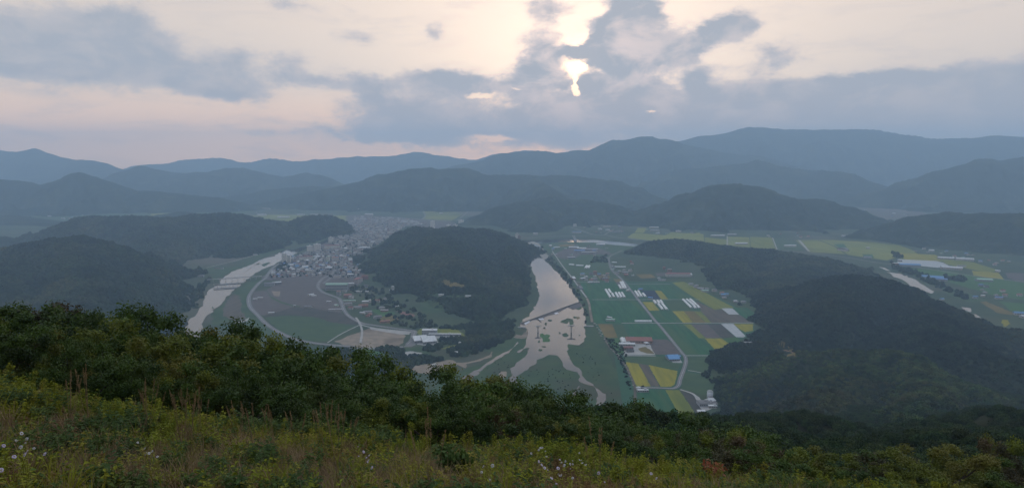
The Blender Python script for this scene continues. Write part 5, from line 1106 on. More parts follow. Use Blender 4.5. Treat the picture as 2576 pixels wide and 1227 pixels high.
GH = [(5, 1298, 793, 1358, 892, 'left long tunnel of the pair in the teal field left of the road'), (5, 1335, 790, 1365, 838, 'upper short tunnel beside the left long tunnel'), (5, 1376, 840, 1402, 888, 'lower short tunnel beside the left long tunnel'),
      (5, 1420, 832, 1456, 893, 'left one of three equal tunnels left of the road'), (5, 1458, 831, 1494, 892, 'middle one of three equal tunnels left of the road'), (5, 1494, 830, 1532, 891, 'right one of three equal tunnels left of the road'),
      (5, 1460, 738, 1488, 785, 'left roadside tunnel below the village'), (5, 1480, 700, 1518, 782, 'middle roadside tunnel below the village'), (5, 1502, 698, 1548, 780, 'right roadside tunnel below the village'),
      (5, 1660, 813, 1706, 883, 'left long tunnel next to the navy field'), (5, 1696, 811, 1742, 882, 'right long tunnel next to the navy field'), (5, 1755, 842, 1790, 882, 'first short tunnel next to the navy field'),
      (6, 1135, 417, 1160, 452, 'upper left tunnel of the five under the lane'), (6, 1173, 417, 1198, 450, 'upper middle tunnel of the five under the lane'), (6, 1206, 416, 1230, 448, 'upper right tunnel of the five under the lane'),
      (6, 1183, 454, 1232, 514, 'lower left tunnel of the five under the lane'), (6, 1226, 452, 1278, 514, 'lower right tunnel of the five under the lane'),
      (6, 1452, 404, 1545, 495, 'left long tunnel of the three at the lane end'), (6, 1492, 402, 1573, 470, 'middle long tunnel of the three at the lane end'), (6, 1530, 401, 1603, 468, 'right long tunnel of the three at the lane end'),
      (6, 1570, 474, 1592, 500, 'short tunnel under the middle long one'), (6, 1608, 472, 1634, 498, 'short tunnel under the right long one'),
      (5, 1066, 503, 1046, 534, 'left of two small tilted tunnels above the village'), (5, 1096, 503, 1077, 534, 'right of two small tilted tunnels above the village'), (5, 935, 497, 1022, 502, 'pale wide tunnel above the village'), (5, 850, 486, 912, 492, 'thin tunnel left of the pale wide one'),
      (5, 1372, 514, 1542, 516, 'long white tunnel right of the village road'), (5, 1370, 459, 1432, 461, 'shorter white tunnel right of the village road'),
      (6, 925, 643, 1108, 643, 'long bluish tunnel lying along the middle cross lane'),
      (8, 513, 290, 540, 338, 'left white tunnel of the red roofed farm'), (8, 553, 290, 582, 338, 'right white tunnel of the red roofed farm')]
for r, x0, y0, x1, y1, lab in GH:
    a = Vector(G1(r, x0, y0)); b = Vector(G1(r, x1, y1)); d = b - a
    w = 7.2 if r != 8 else 11
    if 'pale wide' in lab or 'small tilted' in lab: w = 9
    if 'bluish' in lab: w = 8.5
    t = tunnel(d.length, w); t.location = (*((a + b) / 2), .04); t.rotation_euler = (0, 0, math.atan2(d.y, d.x))
    tag(t, lab, 'greenhouse', 'vinyl greenhouses on the valley floor')
# silo
x, y = G1(8, 1470, 950)
t = empty('silo', (x, y, 0)); m_ = MB(); m_.tube((0, 0, 0), (0, 0, 15), 5, 5, 20); m_.build('tank', M['metal'], t, True)
m_ = MB(); m_.tube((0, 0, 15.01), (0, 0, 16.6), 5.1, 3.4, 20); m_.tube((0, 0, 16.6), (0, 0, 17.4), 3.4, .6, 20); m_.build('dome', M['roof_w'], t, True)
tag(t, 'tall round silo with a white dome at the works under the near hill', 'silo')
x, y = G1(8, 1478, 972)
t = empty('silo', (x, y, 0)); m_ = MB(); m_.tube((0, 0, 0), (0, 0, 9), 4, 4, 20); m_.build('tank', M['metal'], t, True)
m_ = MB(); m_.tube((0, 0, 9.01), (0, 0, 11), 4.1, .5, 20); m_.build('dome', M['roof_g'], t, True)
tag(t, 'shorter grey silo standing before the tall round one', 'silo')

# ------------------------------------------------------------------ bridges
def bridge(r, a, b, w, zd, npier, label, group=None, pw=1.6, ramp=0):
    A = Vector(G1(r, *a, z=zd)); B = Vector(G1(r, *b, z=zd)); d = B - A; L = d.length
    t = empty('bridge', (A.x, A.y, 0), math.atan2(d.y, d.x))
    m_ = MB(); m_.box(0, L, -w / 2, w / 2, zd - 1.0, zd); m_.build('deck', M['concrete'], t)
    m_ = MB(); m_.box(.2, L - .2, -w / 2 + .5, w / 2 - .5, zd + .004, zd + .06); m_.build('roadway', M['asphalt'], t)
    for s in (-1, 1):
        m_ = MB(); y0 = s * (w / 2 - .2)
        m_.box(0, L, y0 - .12, y0 + .12, zd + .8, zd + 1.0)
        for i in range(int(L / 4) + 1): m_.box(i * 4, i * 4 + .25, y0 - .11, y0 + .11, zd + .07, zd + .8)
        m_.build('railing', M['metal'], t)
    for i in range(npier):
        x = L * (i + 1) / (npier + 1)
        m_ = MB(); m_.box(x - pw / 2, x + pw / 2, -w / 2 + .6, w / 2 - .6, zd - 2.2, zd - 1.003); m_.box(x - pw / 2.6, x + pw / 2.6, -w / 3.4, w / 3.4, -1, zd - 2.203)
        m_.build('pier', M['concrete'], t)
    return tag(t, label, 'bridge')
bridge(1, (390, 975), (1068, 930), 9, 11, 8, 'long upper road bridge over the left river')
bridge(1, (470, 1037), (852, 1010), 8, 9, 7, 'shorter lower bridge over the left river', pw=1.8)
bridge(1, (470, 1081), (765, 1068), 3, 1.0, 5, 'added low deck standing in for shadow and reflection of the lower bridge', pw=2)  # low deck added in place of the lower bridge's shadow and reflection
bridge(5, (900, 130), (938, 205), 11, 6, 2, 'short bridge over the far reach of the middle river')
def tpier(r, x, y, h, lab, wcap=17):
    X, Y = G1(r, x, y); t = empty('bridge_pier', (X, Y, 0), .05)
    m_ = MB(); m_.tube((0, 0, -1), (0, 0, h - 2.4), 1.6, 1.5, 16); m_.build('column', M['concrete'], t, False)
    m_ = MB(); n = 0
    for yy_ in (-1.7, 1.7):
        m_.v += [(-wcap / 2, yy_, h), (-wcap / 2, yy_, h - 1), (-2, yy_, h - 2.6), (2, yy_, h - 2.6), (wcap / 2, yy_, h - 1), (wcap / 2, yy_, h)]
    m_.f = [(0, 1, 2, 3, 4, 5), (11, 10, 9, 8, 7, 6)] + [(i, i + 6, (i + 1) % 6 + 6, (i + 1) % 6) for i in range(6)]; m_.m = [0] * 8
    m_.build('crosshead', M['concrete'], t)
    tag(t, lab, 'bridge pier', 'bridge piers standing in the middle river')
tpier(7, 1505, 212, 15, 'smaller left hammerhead pier in the shallow river', 14)
tpier(7, 1868, 215, 17, 'larger right hammerhead pier in the shallow river', 19)
for (a, b, lab) in [((1285, 163), (1372, 168), 'pale abutment at the left bank of the middle river'), ((2010, 153), (2112, 153), 'pale abutment stub at the right bank of the middle river')]:
    A = Vector(G1(7, *a)); B = Vector(G1(7, *b)); d = B - A
    t = empty('abutment', (A.x, A.y, 0), math.atan2(d.y, d.x))
    m_ = MB(); m_.box(0, d.length, -2.5, 2.5, 1.4, 2.6); m_.build('slab', M['concrete'], t)
    m_ = MB(); m_.box(1, d.length - 1, -2, 2, -1, 1.397); m_.build('wall', M['wall_g'], t)
    tag(t, lab, 'abutment')

# boulders along the bank
rb = []
for k in range(4):
    m_ = MB(); u = 9; v_ = 6
    for j in range(v_ + 1):
        for i in range(u):
            th = math.pi * j / v_; ph = 2 * math.pi * i / u
            rr = 1 + float(fbm(np.array([i * .9 + k * 7.]), np.array([j * .9 + k * 3.]), 5, 2)[0]) * .7 * math.sin(th)
            m_.v.append((rr * math.sin(th) * math.cos(ph), rr * math.sin(th) * math.sin(ph) * .8, rr * math.cos(th) * .6))
    for j in range(v_):
        for i in range(u):
            m_.f.append((j * u + i, (j + 1) * u + i, (j + 1) * u + (i + 1) % u, j * u + (i + 1) % u)); m_.m.append(0)
    rb.append(m_.build('boulder', M['rock'], False))
cnt = 0
for i, (x, y, s) in enumerate([(215, 120, 5), (235, 135, 6), (245, 165, 6), (262, 185, 4), (280, 200, 6), (268, 222, 5), (295, 235, 5), (285, 255, 4), (320, 290, 3), (335, 318, 4), (352, 338, 3), (372, 372, 3), (395, 395, 3.5), (420, 425, 3), (440, 440, 5), (462, 455, 5), (480, 470, 4), (548, 575, 3), (560, 600, 3), (575, 628, 3), (590, 660, 3), (604, 700, 3), (622, 735, 3), (632, 790, 4)]):
    X, Y = G1(8, x, y); o = rb[i % 4].copy(); C.objects.link(o); o.location = (X, Y, .5); o.scale = (s * .6, s * .5, s * .35); o.rotation_euler = (0, 0, i * 1.3)
    tag(o, '%s pale boulder along the river bank from the far end, beside the %s' % (('twenty-' * (i > 19)) + ON[i % 20], 'rust orange field' if i < 8 else 'red roofed farm' if i < 17 else 'yellow rice fields'), 'boulder', 'boulders on the bank of the middle river beside the %s' % ('rust orange field' if i < 8 else 'red roofed farm' if i < 17 else 'yellow rice fields'))
# ------------------------------------------------------------------ scatter of foliage by geometry nodes
def scatter(name, pts, rot, scl, idx, protos, label, cat):
    me = bpy.data.meshes.new(name); me.vertices.add(len(pts)); me.vertices.foreach_set('co', np.asarray(pts, dtype=np.float32).ravel())
    for nm, arr, ty in (('rot', rot, 'FLOAT_VECTOR'), ('scl', scl, 'FLOAT_VECTOR')):
        a = me.attributes.new(nm, ty, 'POINT'); a.data.foreach_set('vector', np.asarray(arr, dtype=np.float32).ravel())
    a = me.attributes.new('idx', 'INT', 'POINT'); a.data.foreach_set('value', np.asarray(idx, dtype=np.int32))
    o = bpy.data.objects.new(name, me); C.objects.link(o)
    col = bpy.data.collections.new(name + '_kinds')
    for k, p in enumerate(protos):
        p.name = '%s_kind_%s' % (name, 'abcdefghijkl'[k]); col.objects.link(p)
    ng = bpy.data.node_groups.new(name, 'GeometryNodeTree')
    ng.interface.new_socket('Geometry', in_out='INPUT', socket_type='NodeSocketGeometry')
    ng.interface.new_socket('Geometry', in_out='OUTPUT', socket_type='NodeSocketGeometry')
    gi = ng.nodes.new('NodeGroupInput'); go = ng.nodes.new('NodeGroupOutput')
    ci = ng.nodes.new('GeometryNodeCollectionInfo'); ci.inputs['Collection'].default_value = col
    ci.inputs['Separate Children'].default_value = True; ci.inputs['Reset Children'].default_value = True
    ip = ng.nodes.new('GeometryNodeInstanceOnPoints'); ip.inputs['Pick Instance'].default_value = True
    def na(nm, ty):
        n = ng.nodes.new('GeometryNodeInputNamedAttribute'); n.data_type = ty; n.inputs['Name'].default_value = nm; return n.outputs['Attribute']
    L = ng.links
    L.new(gi.outputs[0], ip.inputs['Points']); L.new(ci.outputs[0], ip.inputs['Instance'])
    L.new(na('idx', 'INT'), ip.inputs['Instance Index']); L.new(na('rot', 'FLOAT_VECTOR'), ip.inputs['Rotation']); L.new(na('scl', 'FLOAT_VECTOR'), ip.inputs['Scale'])
    L.new(ip.outputs[0], go.inputs[0])
    md = o.modifiers.new('scatter', 'NODES'); md.node_group = ng
    return tag(o, label, cat, kind='stuff')

def leaf_cloud(centers, radii, per, size, seed, upb=.3, shell=.75, squash=.8):
    """many small pointed leaves around clump centres -> verts (4n,3)"""
    r = np.random.default_rng(seed)
    c = np.repeat(centers, per, 0); rad = np.repeat(radii, per)[:, None]
    d = r.normal(size=c.shape); d /= np.linalg.norm(d, axis=1, keepdims=True)
    rr = (shell + (1 - shell) * r.random((len(c), 1))) * (r.random((len(c), 1)) ** .25)
    p = c + d * rad * rr * np.array([1, 1, squash])
    nrm = d * .6 + r.normal(size=c.shape) * .55 + np.array([0, 0, upb]); nrm /= np.linalg.norm(nrm, axis=1, keepdims=True)
    u = np.cross(nrm, r.normal(size=c.shape)); u /= np.linalg.norm(u, axis=1, keepdims=True)
    w = np.cross(nrm, u)
    s = size * (.65 + .7 * r.random((len(c), 1)))
    a = p - u * s; b = p + w * s * .5 + u * s * .1; e = p + u * s; f = p - w * s * .5 + u * s * .1
    return np.stack([a, b, e, f], 1).reshape(-1, 3)
def quads(n, off=0): return (np.arange(n * 4).reshape(-1, 4) + off)

# far crowns: a lumpy core with ragged leaf faces
def crown_proto(seed, nleaf, size, m, core=True):
    r = np.random.default_rng(seed)
    nc = 9
    cen = r.normal(size=(nc, 3)); cen /= np.linalg.norm(cen, axis=1, keepdims=True); cen *= np.array([.5, .5, .4]); cen[:, 2] = np.abs(cen[:, 2]) * .9
    V = leaf_cloud(cen, np.full(nc, .5), nleaf // nc, size, seed, .3, .7)
    return mesh_obj('crown', V, quads(len(V) // 4), m, False)
def lump_proto(seed, m):
    r = np.random.default_rng(seed); V = []; Fc = []
    nu, nv = 9, 5
    for j in range(nv):
        th = (math.pi * .62) * j / (nv - 1) + .02
        for i in range(nu):
            ph = 2 * math.pi * (i + .5 * (j % 2)) / nu; k = 1 + r.uniform(-.22, .2)
            V.append((math.sin(th) * math.cos(ph) * k, math.sin(th) * math.sin(ph) * k, math.cos(th) * .95 * k))
    for j in range(nv - 1):
        for i in range(nu): Fc.append((j * nu + i, (j + 1) * nu + i, (j + 1) * nu + (i + 1) % nu, j * nu + (i + 1) % nu))
    return mesh_obj('crown', V, Fc, m, False)

CLEAR = []
def project(X, Y, Z):
    dz = Z - CAMZ; f_ = Y * CP - dz * SP; u = Y * SP + dz * CP
    return W2 + X / f_ * F2, H2 - u / f_ * F2
def surf(X, Y):
    h = np.zeros_like(X)
    for (_, rid, seed, rough) in HILLS[-6:]: h = np.maximum(h, hill_height(X, Y, rid, seed, rough))
    return h
def drape(name, poly, m, label, cat, up=.8, d0=800, d1=2300, grow=0):
    CLEAR.append(poly)
    xs = [p[0] for p in poly]; ys = [p[1] for p in poly]; n = 12
    V = []; ok = []
    gxs = np.linspace(min(xs), max(xs), n); gys = np.linspace(min(ys), max(ys), n)
    D = np.arange(d0, d1, 9.0)
    RX = np.array([[ray(x, y)[0] / ray(x, y)[1], ray(x, y)[2] / ray(x, y)[1]] for y in gys for x in gxs])
    X = RX[:, :1] * D; Z_ = CAMZ + RX[:, 1:] * D; h = surf(X, np.broadcast_to(D, X.shape)); kk = np.argmax(Z_ < h + up, 1)
    for i, k in enumerate(kk): V.append((X[i, k], D[k], h[i, k] + up)); ok.append(inpoly(gxs[i % n], gys[i // n], poly))
    Fc = []
    for j in range(n - 1):
        for i in range(n - 1):
            q = (j * n + i, (j + 1) * n + i, (j + 1) * n + i + 1, j * n + i + 1)
            if sum(ok[k] for k in q) >= 3 and max(V[k][1] for k in q) - min(V[k][1] for k in q) < 70: Fc.append(q)
    if Fc: return tag(mesh_obj(name, V, Fc, m), label, cat, kind='structure')
def r4d(pts): return [((1300 + x / 3.0675) / 1.590062, (1100 + y / 3.0675) / 1.590062) for x, y in pts]
def r8d(pts): return [((2300 + x / 2.7267) / 1.590062, (1250 + y / 2.7267) / 1.590062) for x, y in pts]
drape('bare_earth', r8d([(2180, 330), (2260, 340), (2330, 390), (2425, 440), (2420, 500), (2340, 500), (2250, 430)]), M['orange'], 'orange bare earth scar between the near wooded hills', 'bare earth')
drape('clearing', r4d([(1400, 70), (1500, 50), (1570, 80), (1740, 110), (1735, 165), (1600, 160), (1480, 130)]), M['orange'], 'brownish clearing on the front of the round hill', 'clearing')
drape('clearing', r4d([(1150, 230), (1350, 215), (1500, 240), (1780, 250), (1790, 285), (1500, 275), (1300, 270)]), M['green_c'], 'green clearing low on the round hill', 'clearing')
drape('clearing', r4d([(1140, 330), (1330, 300), (1500, 400), (1420, 480), (1240, 470), (1130, 400)]), M['meadow'], 'grassy clearing at the near foot of the round hill', 'clearing')
for px, py, lab in [(1428, 250, 'left'), (1756, 262, 'right')]:
    (x, y), = r4d([(px, py)]); D = np.arange(1200, 2800, 3.0); r_ = ray(x, y); X = r_[0] / r_[1] * D; h = surf(X, D); k = np.argmax(CAMZ + r_[2] / r_[1] * D < h + 2)
    t = house('shed', 15, 7, 3.2, 'wall_w', 'roof_w', 'gable', 1, 1.4); t.location = (X[k], D[k], h[k]); tag(t, '%s of two small white sheds on the round hill' % lab, 'shed')
    CLEAR.append([(x - 7, y - 5), (x + 7, y - 5), (x + 7, y + 6), (x - 7, y + 6)])
def forest(name, label, ridges, seed, rough, sp, size, protos, hmin=1.0, ymax=1e9, ymin=0, thin=None):
    pts = [p for r in ridges for p in r]
    x0 = min(p[0] - p[3] * 1.1 for p in pts); x1 = max(p[0] + p[3] * 1.1 for p in pts); y0 = max(min(p[1] - p[3] * 1.1 for p in pts), ymin); y1 = min(max(p[1] + p[3] * 1.1 for p in pts), ymax)
    X, Y = np.meshgrid(np.arange(x0, x1, sp), np.arange(y0, y1, sp))
    X = (X + rng.uniform(-.48, .48, X.shape) * sp).ravel(); Y = (Y + rng.uniform(-.48, .48, Y.shape) * sp).ravel()
    k = np.abs(X / Y) < .86; X = X[k]; Y = Y[k]
    h = hill_height(X, Y, ridges, seed, rough)
    k = h > hmin + fbm(X / 30, Y / 30, 5, 2) * 2
    X = X[k]; Y = Y[k]; h = h[k]
    u_, v_ = project(X, Y, h + 2); keep = np.ones(len(X), bool)
    for poly in CLEAR:
        bx = (u_ > min(p[0] for p in poly)) & (u_ < max(p[0] for p in poly)) & (v_ > min(p[1] for p in poly)) & (v_ < max(p[1] for p in poly))
        for i in np.nonzero(bx)[0]:
            if inpoly(u_[i], v_[i], poly): keep[i] = False
    X = X[keep]; Y = Y[keep]; h = h[keep]
    n = len(X)
    s = size * rng.uniform(.7, 1.35, n) * (1 + .25 * fbm(X / 60, Y / 60, 8, 2))
    scl = np.stack([s, s, s * rng.uniform(.8, 1.3, n)], 1); rot = np.stack([np.zeros(n), np.zeros(n), rng.uniform(0, 6.28, n)], 1)
    print(name, n)
    return scatter(name, np.stack([X, Y, h + s * .1], 1), rot, scl, rng.integers(0, len(protos), n), protos, label, 'forest')
lumps = lambda: [lump_proto(i + 3, M['crown']) for i in range(4)]
leafy = lambda n=360, s=.16: [crown_proto(i + 30, n, s, M['crown']) for i in range(4)]
forest('forest', 'dense woodland covering the near dark hill at the left', RA, 26, 1.0, 8.0, 5.2, lumps())
forest('forest', 'dense woodland covering the long ridge behind the left river', RB, 25, 1.0, 11.0, 7.0, lumps())
forest('forest', 'dense woodland covering the round hill between the rivers', RO, 27, 1.0, 8.0, 5.2, lumps())
forest('forest', 'dense woodland covering the low hills beside the farm fields', RP, 28, 1.0, 9.0, 5.8, lumps())
forest('forest', 'dense woodland covering the blunt topped hill at the right', RQ, 29, 1.0, 7.0, 4.6, leafy(140, .3))
forest('forest', 'trees of the round grove knoll beside the fields', RR, 30, .5, 6.0, 4.2, leafy(140, .3))
forest('forest', 'dense woodland covering the nearest hill at the lower right', RS, 31, 1.0, 6.2, 4.4, [crown_proto(i + 30, 200, .24, M['crown_g']) for i in range(4)])
WORKS = r8d([(1130, 830), (1560, 850), (1570, 1075), (1440, 1140), (1300, 1150)])
# valley floor groves (polygons on the survey sheets)
def grove(name, polys, sp, size, label, dens=1.0, protos=None):
    P = []
    for r, pts in polys:
        g = G(r, pts); xs = [p[0] for p in g]; ys = [p[1] for p in g]
        x = min(xs)
        while x < max(xs):
            y = min(ys)
            while y < max(ys):
                a = x + rnd.uniform(-.45, .45) * sp; b = y + rnd.uniform(-.45, .45) * sp
                if rnd.random() < dens and inpoly(a, b, g) and not inpoly(*project(a, b, 4.0), WORKS): P.append((a, b))
                y += sp
            x += sp
    P = np.array(P); n = len(P); s = size * rng.uniform(.55, 1.3, n)
    print('grove', n)
    return scatter(name, np.stack([P[:, 0], P[:, 1], s * .35], 1), np.stack([np.zeros(n), np.zeros(n), rng.uniform(0, 6.28, n)], 1), np.stack([s, s, s * rng.uniform(.9, 1.3, n)], 1), rng.integers(0, 4, n), protos or lumps(), label, 'grove')
grove('grove', [(4, [(60, 920), (220, 910), (560, 1000), (720, 1020), (980, 1000), (1200, 1000), (1430, 1020), (1460, 1050), (1200, 1090), (1080, 1110), (1000, 1227), (60, 1227)]),
                (4, [(560, 900), (880, 890), (960, 930), (960, 990), (720, 960), (620, 920)]), (4, [(1210, 890), (1420, 860), (1440, 900), (1290, 950), (1210, 930)])], 7, 5, 'dark riverside grove below the levee road')
grove('grove', [(4, [(1390, 780), (1700, 770), (1880, 740), (2130, 720), (2330, 700), (2280, 780), (2080, 870), (1900, 940), (1700, 1010), (1560, 1000), (1470, 930), (1600, 880), (1680, 850), (1420, 850)]), (4, [(1380, 650), (2330, 560), (2300, 700), (1760, 760), (1700, 670)])], 8, 5, 'dark wood between the works and the middle river')
grove('grove', [(4, [(300, 130), (700, 180), (1300, 560), (1380, 650), (1120, 660), (800, 600), (620, 560), (700, 500), (870, 450), (560, 400), (520, 300), (330, 220)])], 12, 5, 'scattered trees at the foot of the round hill', .4)
grove('grove', [(1, [(2160, 690), (2330, 680), (2330, 740), (2230, 790), (2170, 770)]), (1, [(1320, 780), (1420, 800), (1380, 870), (1230, 890), (1260, 830)])], 11, 6, 'small dark groves inside the town', .8)
grove('grove', [(1, [(-500, 1000), (1090, 940), (1110, 1000), (900, 1130)])][:0] + [(5, [(1150, 400), (1320, 370), (1325, 460), (1120, 460)]), (5, [(550, 430), (640, 500), (750, 620), (850, 740), (930, 860), (1000, 960), (1040, 1080), (1050, 1227), (1085, 1227), (1060, 1000), (1000, 880), (900, 720), (800, 590), (700, 470), (620, 380)])], 10, 4, 'trees lining the right bank of the middle river', .55)
grove('grove', [(8, [(500, 330), (560, 480), (540, 600), (580, 700), (620, 800), (600, 860), (560, 760), (520, 640), (470, 500), (400, 400), (330, 330), (290, 260), (340, 280)]), (8, [(690, 800), (745, 800), (760, 845), (720, 850)])], 6, 3, 'bushes along the bank track at the near end of the plain', .6, leafy(140, .3))
grove('grove', [(8, [(1500, 470), (1560, 420), (1640, 360), (1760, 340), (1900, 300), (1960, 210), (2100, 200), (2100, 380), (1900, 500), (1700, 700), (1480, 620), (1380, 690), (1560, 760), (1500, 920), (1560, 1130), (1300, 1130), (1400, 1090), (1560, 1060), (1520, 960), (1560, 800), (1460, 740)]), (8, [(1560, 780), (2300, 560), (2454, 700), (2454, 1227), (1300, 1227), (1240, 1140), (1400, 1110), (1560, 1080)])], 7, 5, 'woodland edge between the farm plain and the near hill', .9, leafy(140, .3))
grove('grove', [(9, [(1130, 470), (1200, 520), (1450, 600), (1650, 700), (1900, 830), (1880, 860), (1600, 740), (1400, 640), (1180, 560)]), (9, [(1150, 380), (1260, 420), (1280, 450), (1180, 440)]), (9, [(1650, 600), (1900, 650), (1850, 690), (1700, 660)])], 14, 6.5, 'tree belts along the right valley river', .8)
grove('grove', [(1, [(1500, 545), (1700, 520), (1850, 470), (1960, 440), (1900, 420), (1500, 500)]), (3, [(100, 420), (330, 280), (380, 120), (470, 60), (420, 40), (300, 130), (60, 420)])], 12, 6, 'trees along the far bank of the left river', .75)
grove('grove', [(7, [(1200, 440), (1400, 400), (1300, 520), (1100, 700), (800, 720), (1000, 560)]), (7, [(1420, 620), (1750, 600), (1900, 680), (1900, 900), (1800, 1100), (1500, 950), (1350, 760)]), (7, [(1900, 420), (2100, 480), (2300, 800), (2330, 1100), (2280, 1100), (2150, 760), (1980, 600)])], 12, 1.6, 'low shrubs dotted over the river meadow', .35, leafy(140, .3))
tp_ = [((p[0] * 1.590062), (p[1] * 1.590062)) for p in TOWN]
TG = tpoly; P_ = []
for _ in range(2600):
    a = rnd.uniform(min(xs), max(xs)); b = rnd.uniform(min(ys), 3300)
    if inpoly(a, b, TG) and free(a, b, .5) and not near_road(a, b, 8): P_.append((a, b))
P_ = np.array(P_); n = len(P_); s = rng.uniform(1.6, 4.2, n); print('town trees', n)
scatter('grove', np.stack([P_[:, 0], P_[:, 1], s * .4], 1), np.stack([np.zeros(n)] * 2 + [rng.uniform(0, 6.28, n)], 1), np.stack([s, s, s * 1.1], 1), rng.integers(0, 4, n), lumps(), 'small dark trees sprinkled between the town houses', 'grove')
# the forest on the far side of our own hill
n_ = 0
T_, Y_ = np.meshgrid(np.linspace(.02, 1.0, 330), np.exp(np.linspace(math.log(62), math.log(900), 300)))
X_ = (T_ + rng.uniform(-.0016, .0016, T_.shape)) * Y_; Y_ = Y_ * np.exp(rng.uniform(-.004, .004, Y_.shape))
X_ = X_.ravel(); Y_ = Y_.ravel()
keep = rng.random(len(X_)) < np.clip((Y_ / 330.0 * Y_ * math.log(900 / 62) / 300) * .98 / 20, 0, 1)
X_ = X_[keep]; Y_ = Y_[keep]; h_ = ground_z(X_, Y_); k = h_ > 1
X_ = X_[k]; Y_ = Y_[k]; h_ = h_[k]; n_ = len(X_); print('own forest', n_)
s_ = rng.uniform(2.2, 3.9, n_)
scatter('forest', np.stack([X_, Y_, h_ + s_ * .5], 1), np.stack([np.zeros(n_), np.zeros(n_), rng.uniform(0, 6.28, n_)], 1), np.stack([s_, s_, s_ * 1.1], 1), rng.integers(0, 4, n_),
        [crown_proto(i + 60, 1500, .075, M['crown_near']) for i in range(4)], 'dark woodland running down the slope to the right', 'forest')

# ------------------------------------------------------------------ individual trees below the grass
LM_ = {}
def leaf_mat(name, dark, light, dry, dryamt=.55):
    m = bpy.data.materials.new(name); m.use_nodes = True; t = m.node_tree; b = t.nodes['Principled BSDF']
    b.inputs['Roughness'].default_value = .65; b.inputs['Specular IOR Level'].default_value = .25
    geo = N(t, 'ShaderNodeNewGeometry'); oi = N(t, 'ShaderNodeObjectInfo')
    n1 = noise(t, geo.outputs['Position'], 1.1, 3, .6); n2_ = noise(t, geo.outputs['Position'], .22, 3, .6); n3_ = noise(t, geo.outputs['Position'], 9, 1, .5)
    c = mixc(t, ramp01(t, n1.outputs[0], .35, .65), dark, light)
    c = mixc(t, ramp01(t, n2_.outputs[0], dryamt, dryamt + .14, 0, .8), c, dry)
    c = mixc(t, ramp01(t, n3_.outputs[0], .4, .8, 0, .35), c, light)
    v = ramp01(t, oi.outputs['Random'], 0, 1, .75, 1.25, 'LINEAR')
    hs = N(t, 'ShaderNodeHueSaturation'); t.links.new(v, hs.inputs['Value']); t.links.new(c, hs.inputs['Color']); c = hs.outputs[0]
    t.links.new(c, b.inputs['Base Color'])
    tr = N(t, 'ShaderNodeBsdfTranslucent'); t.links.new(c, tr.inputs[0])
    mx = N(t, 'ShaderNodeMixShader'); mx.inputs[0].default_value = .25
    t.links.new(b.outputs[0], mx.inputs[1]); t.links.new(tr.outputs[0], mx.inputs[2]); t.links.new(mx.outputs[0], t.nodes['Material Output'].inputs[0])
    return m
M['leaf_d'] = leaf_mat('oak_leaves_dark', (.020, .042, .006), (.050, .086, .009), (.058, .08, .011))
M['leaf_y'] = leaf_mat('oak_leaves_yellowish', (.056, .074, .007), (.11, .13, .010), (.12, .10, .015), .5)
M['leaf_b'] = leaf_mat('oak_leaves_brownish', (.040, .042, .018), (.065, .058, .022), (.085, .05, .022), .45)
def tree_meshes(seed, leafm, nclump=60, per=330, leaf=.062):
    """unit tree: height 6, crown about 6 across; returns trunk mesh object and crown mesh object (unlinked)"""
    r = random.Random(seed); m_ = MB(); cen = []; rad = []
    top = Vector((r.uniform(-.3, .3), r.uniform(-.3, .3), 3.6))
    m_.tube((0, 0, -1.5), (0.05, 0, 1.2), .17, .13, 8); m_.tube((0.05, 0, 1.2), top, .13, .06, 7)
    for i in range(9):
        a = i * 2.4 + r.uniform(-.4, .4); z = r.uniform(.9, 3.2); ln = r.uniform(1.4, 2.6) * (1.05 - abs(z - 2.0) * .15)
        st = Vector((.05, 0, 0)).lerp(top, z / 3.6); st.z = z
        en = st + Vector((math.cos(a) * ln, math.sin(a) * ln, r.uniform(.5, 1.6)))
        mid = st.lerp(en, .5) + Vector((0, 0, r.uniform(-.15, .25)))
        m_.tube(st, mid, .06, .045, 5); m_.tube(mid, en, .045, .02, 5)
        cen.append(en); rad.append(r.uniform(.55, .85))
        cen.append(mid + Vector((r.uniform(-.5, .5), r.uniform(-.5, .5), r.uniform(.3, .9)))); rad.append(r.uniform(.5, .8))
        for q in range(2):
            e2 = en + Vector((r.uniform(-.9, .9), r.uniform(-.9, .9), r.uniform(-.3, .9)))
            m_.tube(en.lerp(mid, .3), e2, .025, .01, 4); cen.append(e2); rad.append(r.uniform(.4, .7))
    while len(cen) < nclump:
        a = r.uniform(0, 6.28); z = r.uniform(1.2, 5.4); R_ = 2.9 * math.sqrt(max(0.02, 1 - ((z - 2.8) / 3.0) ** 2)) * r.uniform(.5, 1.0)
        cen.append(Vector((math.cos(a) * R_, math.sin(a) * R_, z))); rad.append(r.uniform(.35, .72))
    V = leaf_cloud(np.array([tuple(c) for c in cen]), np.array(rad), per, leaf, seed, .35, .35, .75)
    tr = m_.build('trunk', M['bark'], False); cr = mesh_obj('crown', V, quads(len(V) // 4), leafm, False)
    return tr, cr
TREES = {}
for kind, mm, seeds in (('dark', 'leaf_d', (1, 2, 3, 4)), ('yellow', 'leaf_y', (5, 6, 7)), ('brown', 'leaf_b', (8,))):
    TREES[kind] = [tree_meshes(s, M[mm]) for s in seeds]
tr_rnd = random.Random(99)
NT = [0]
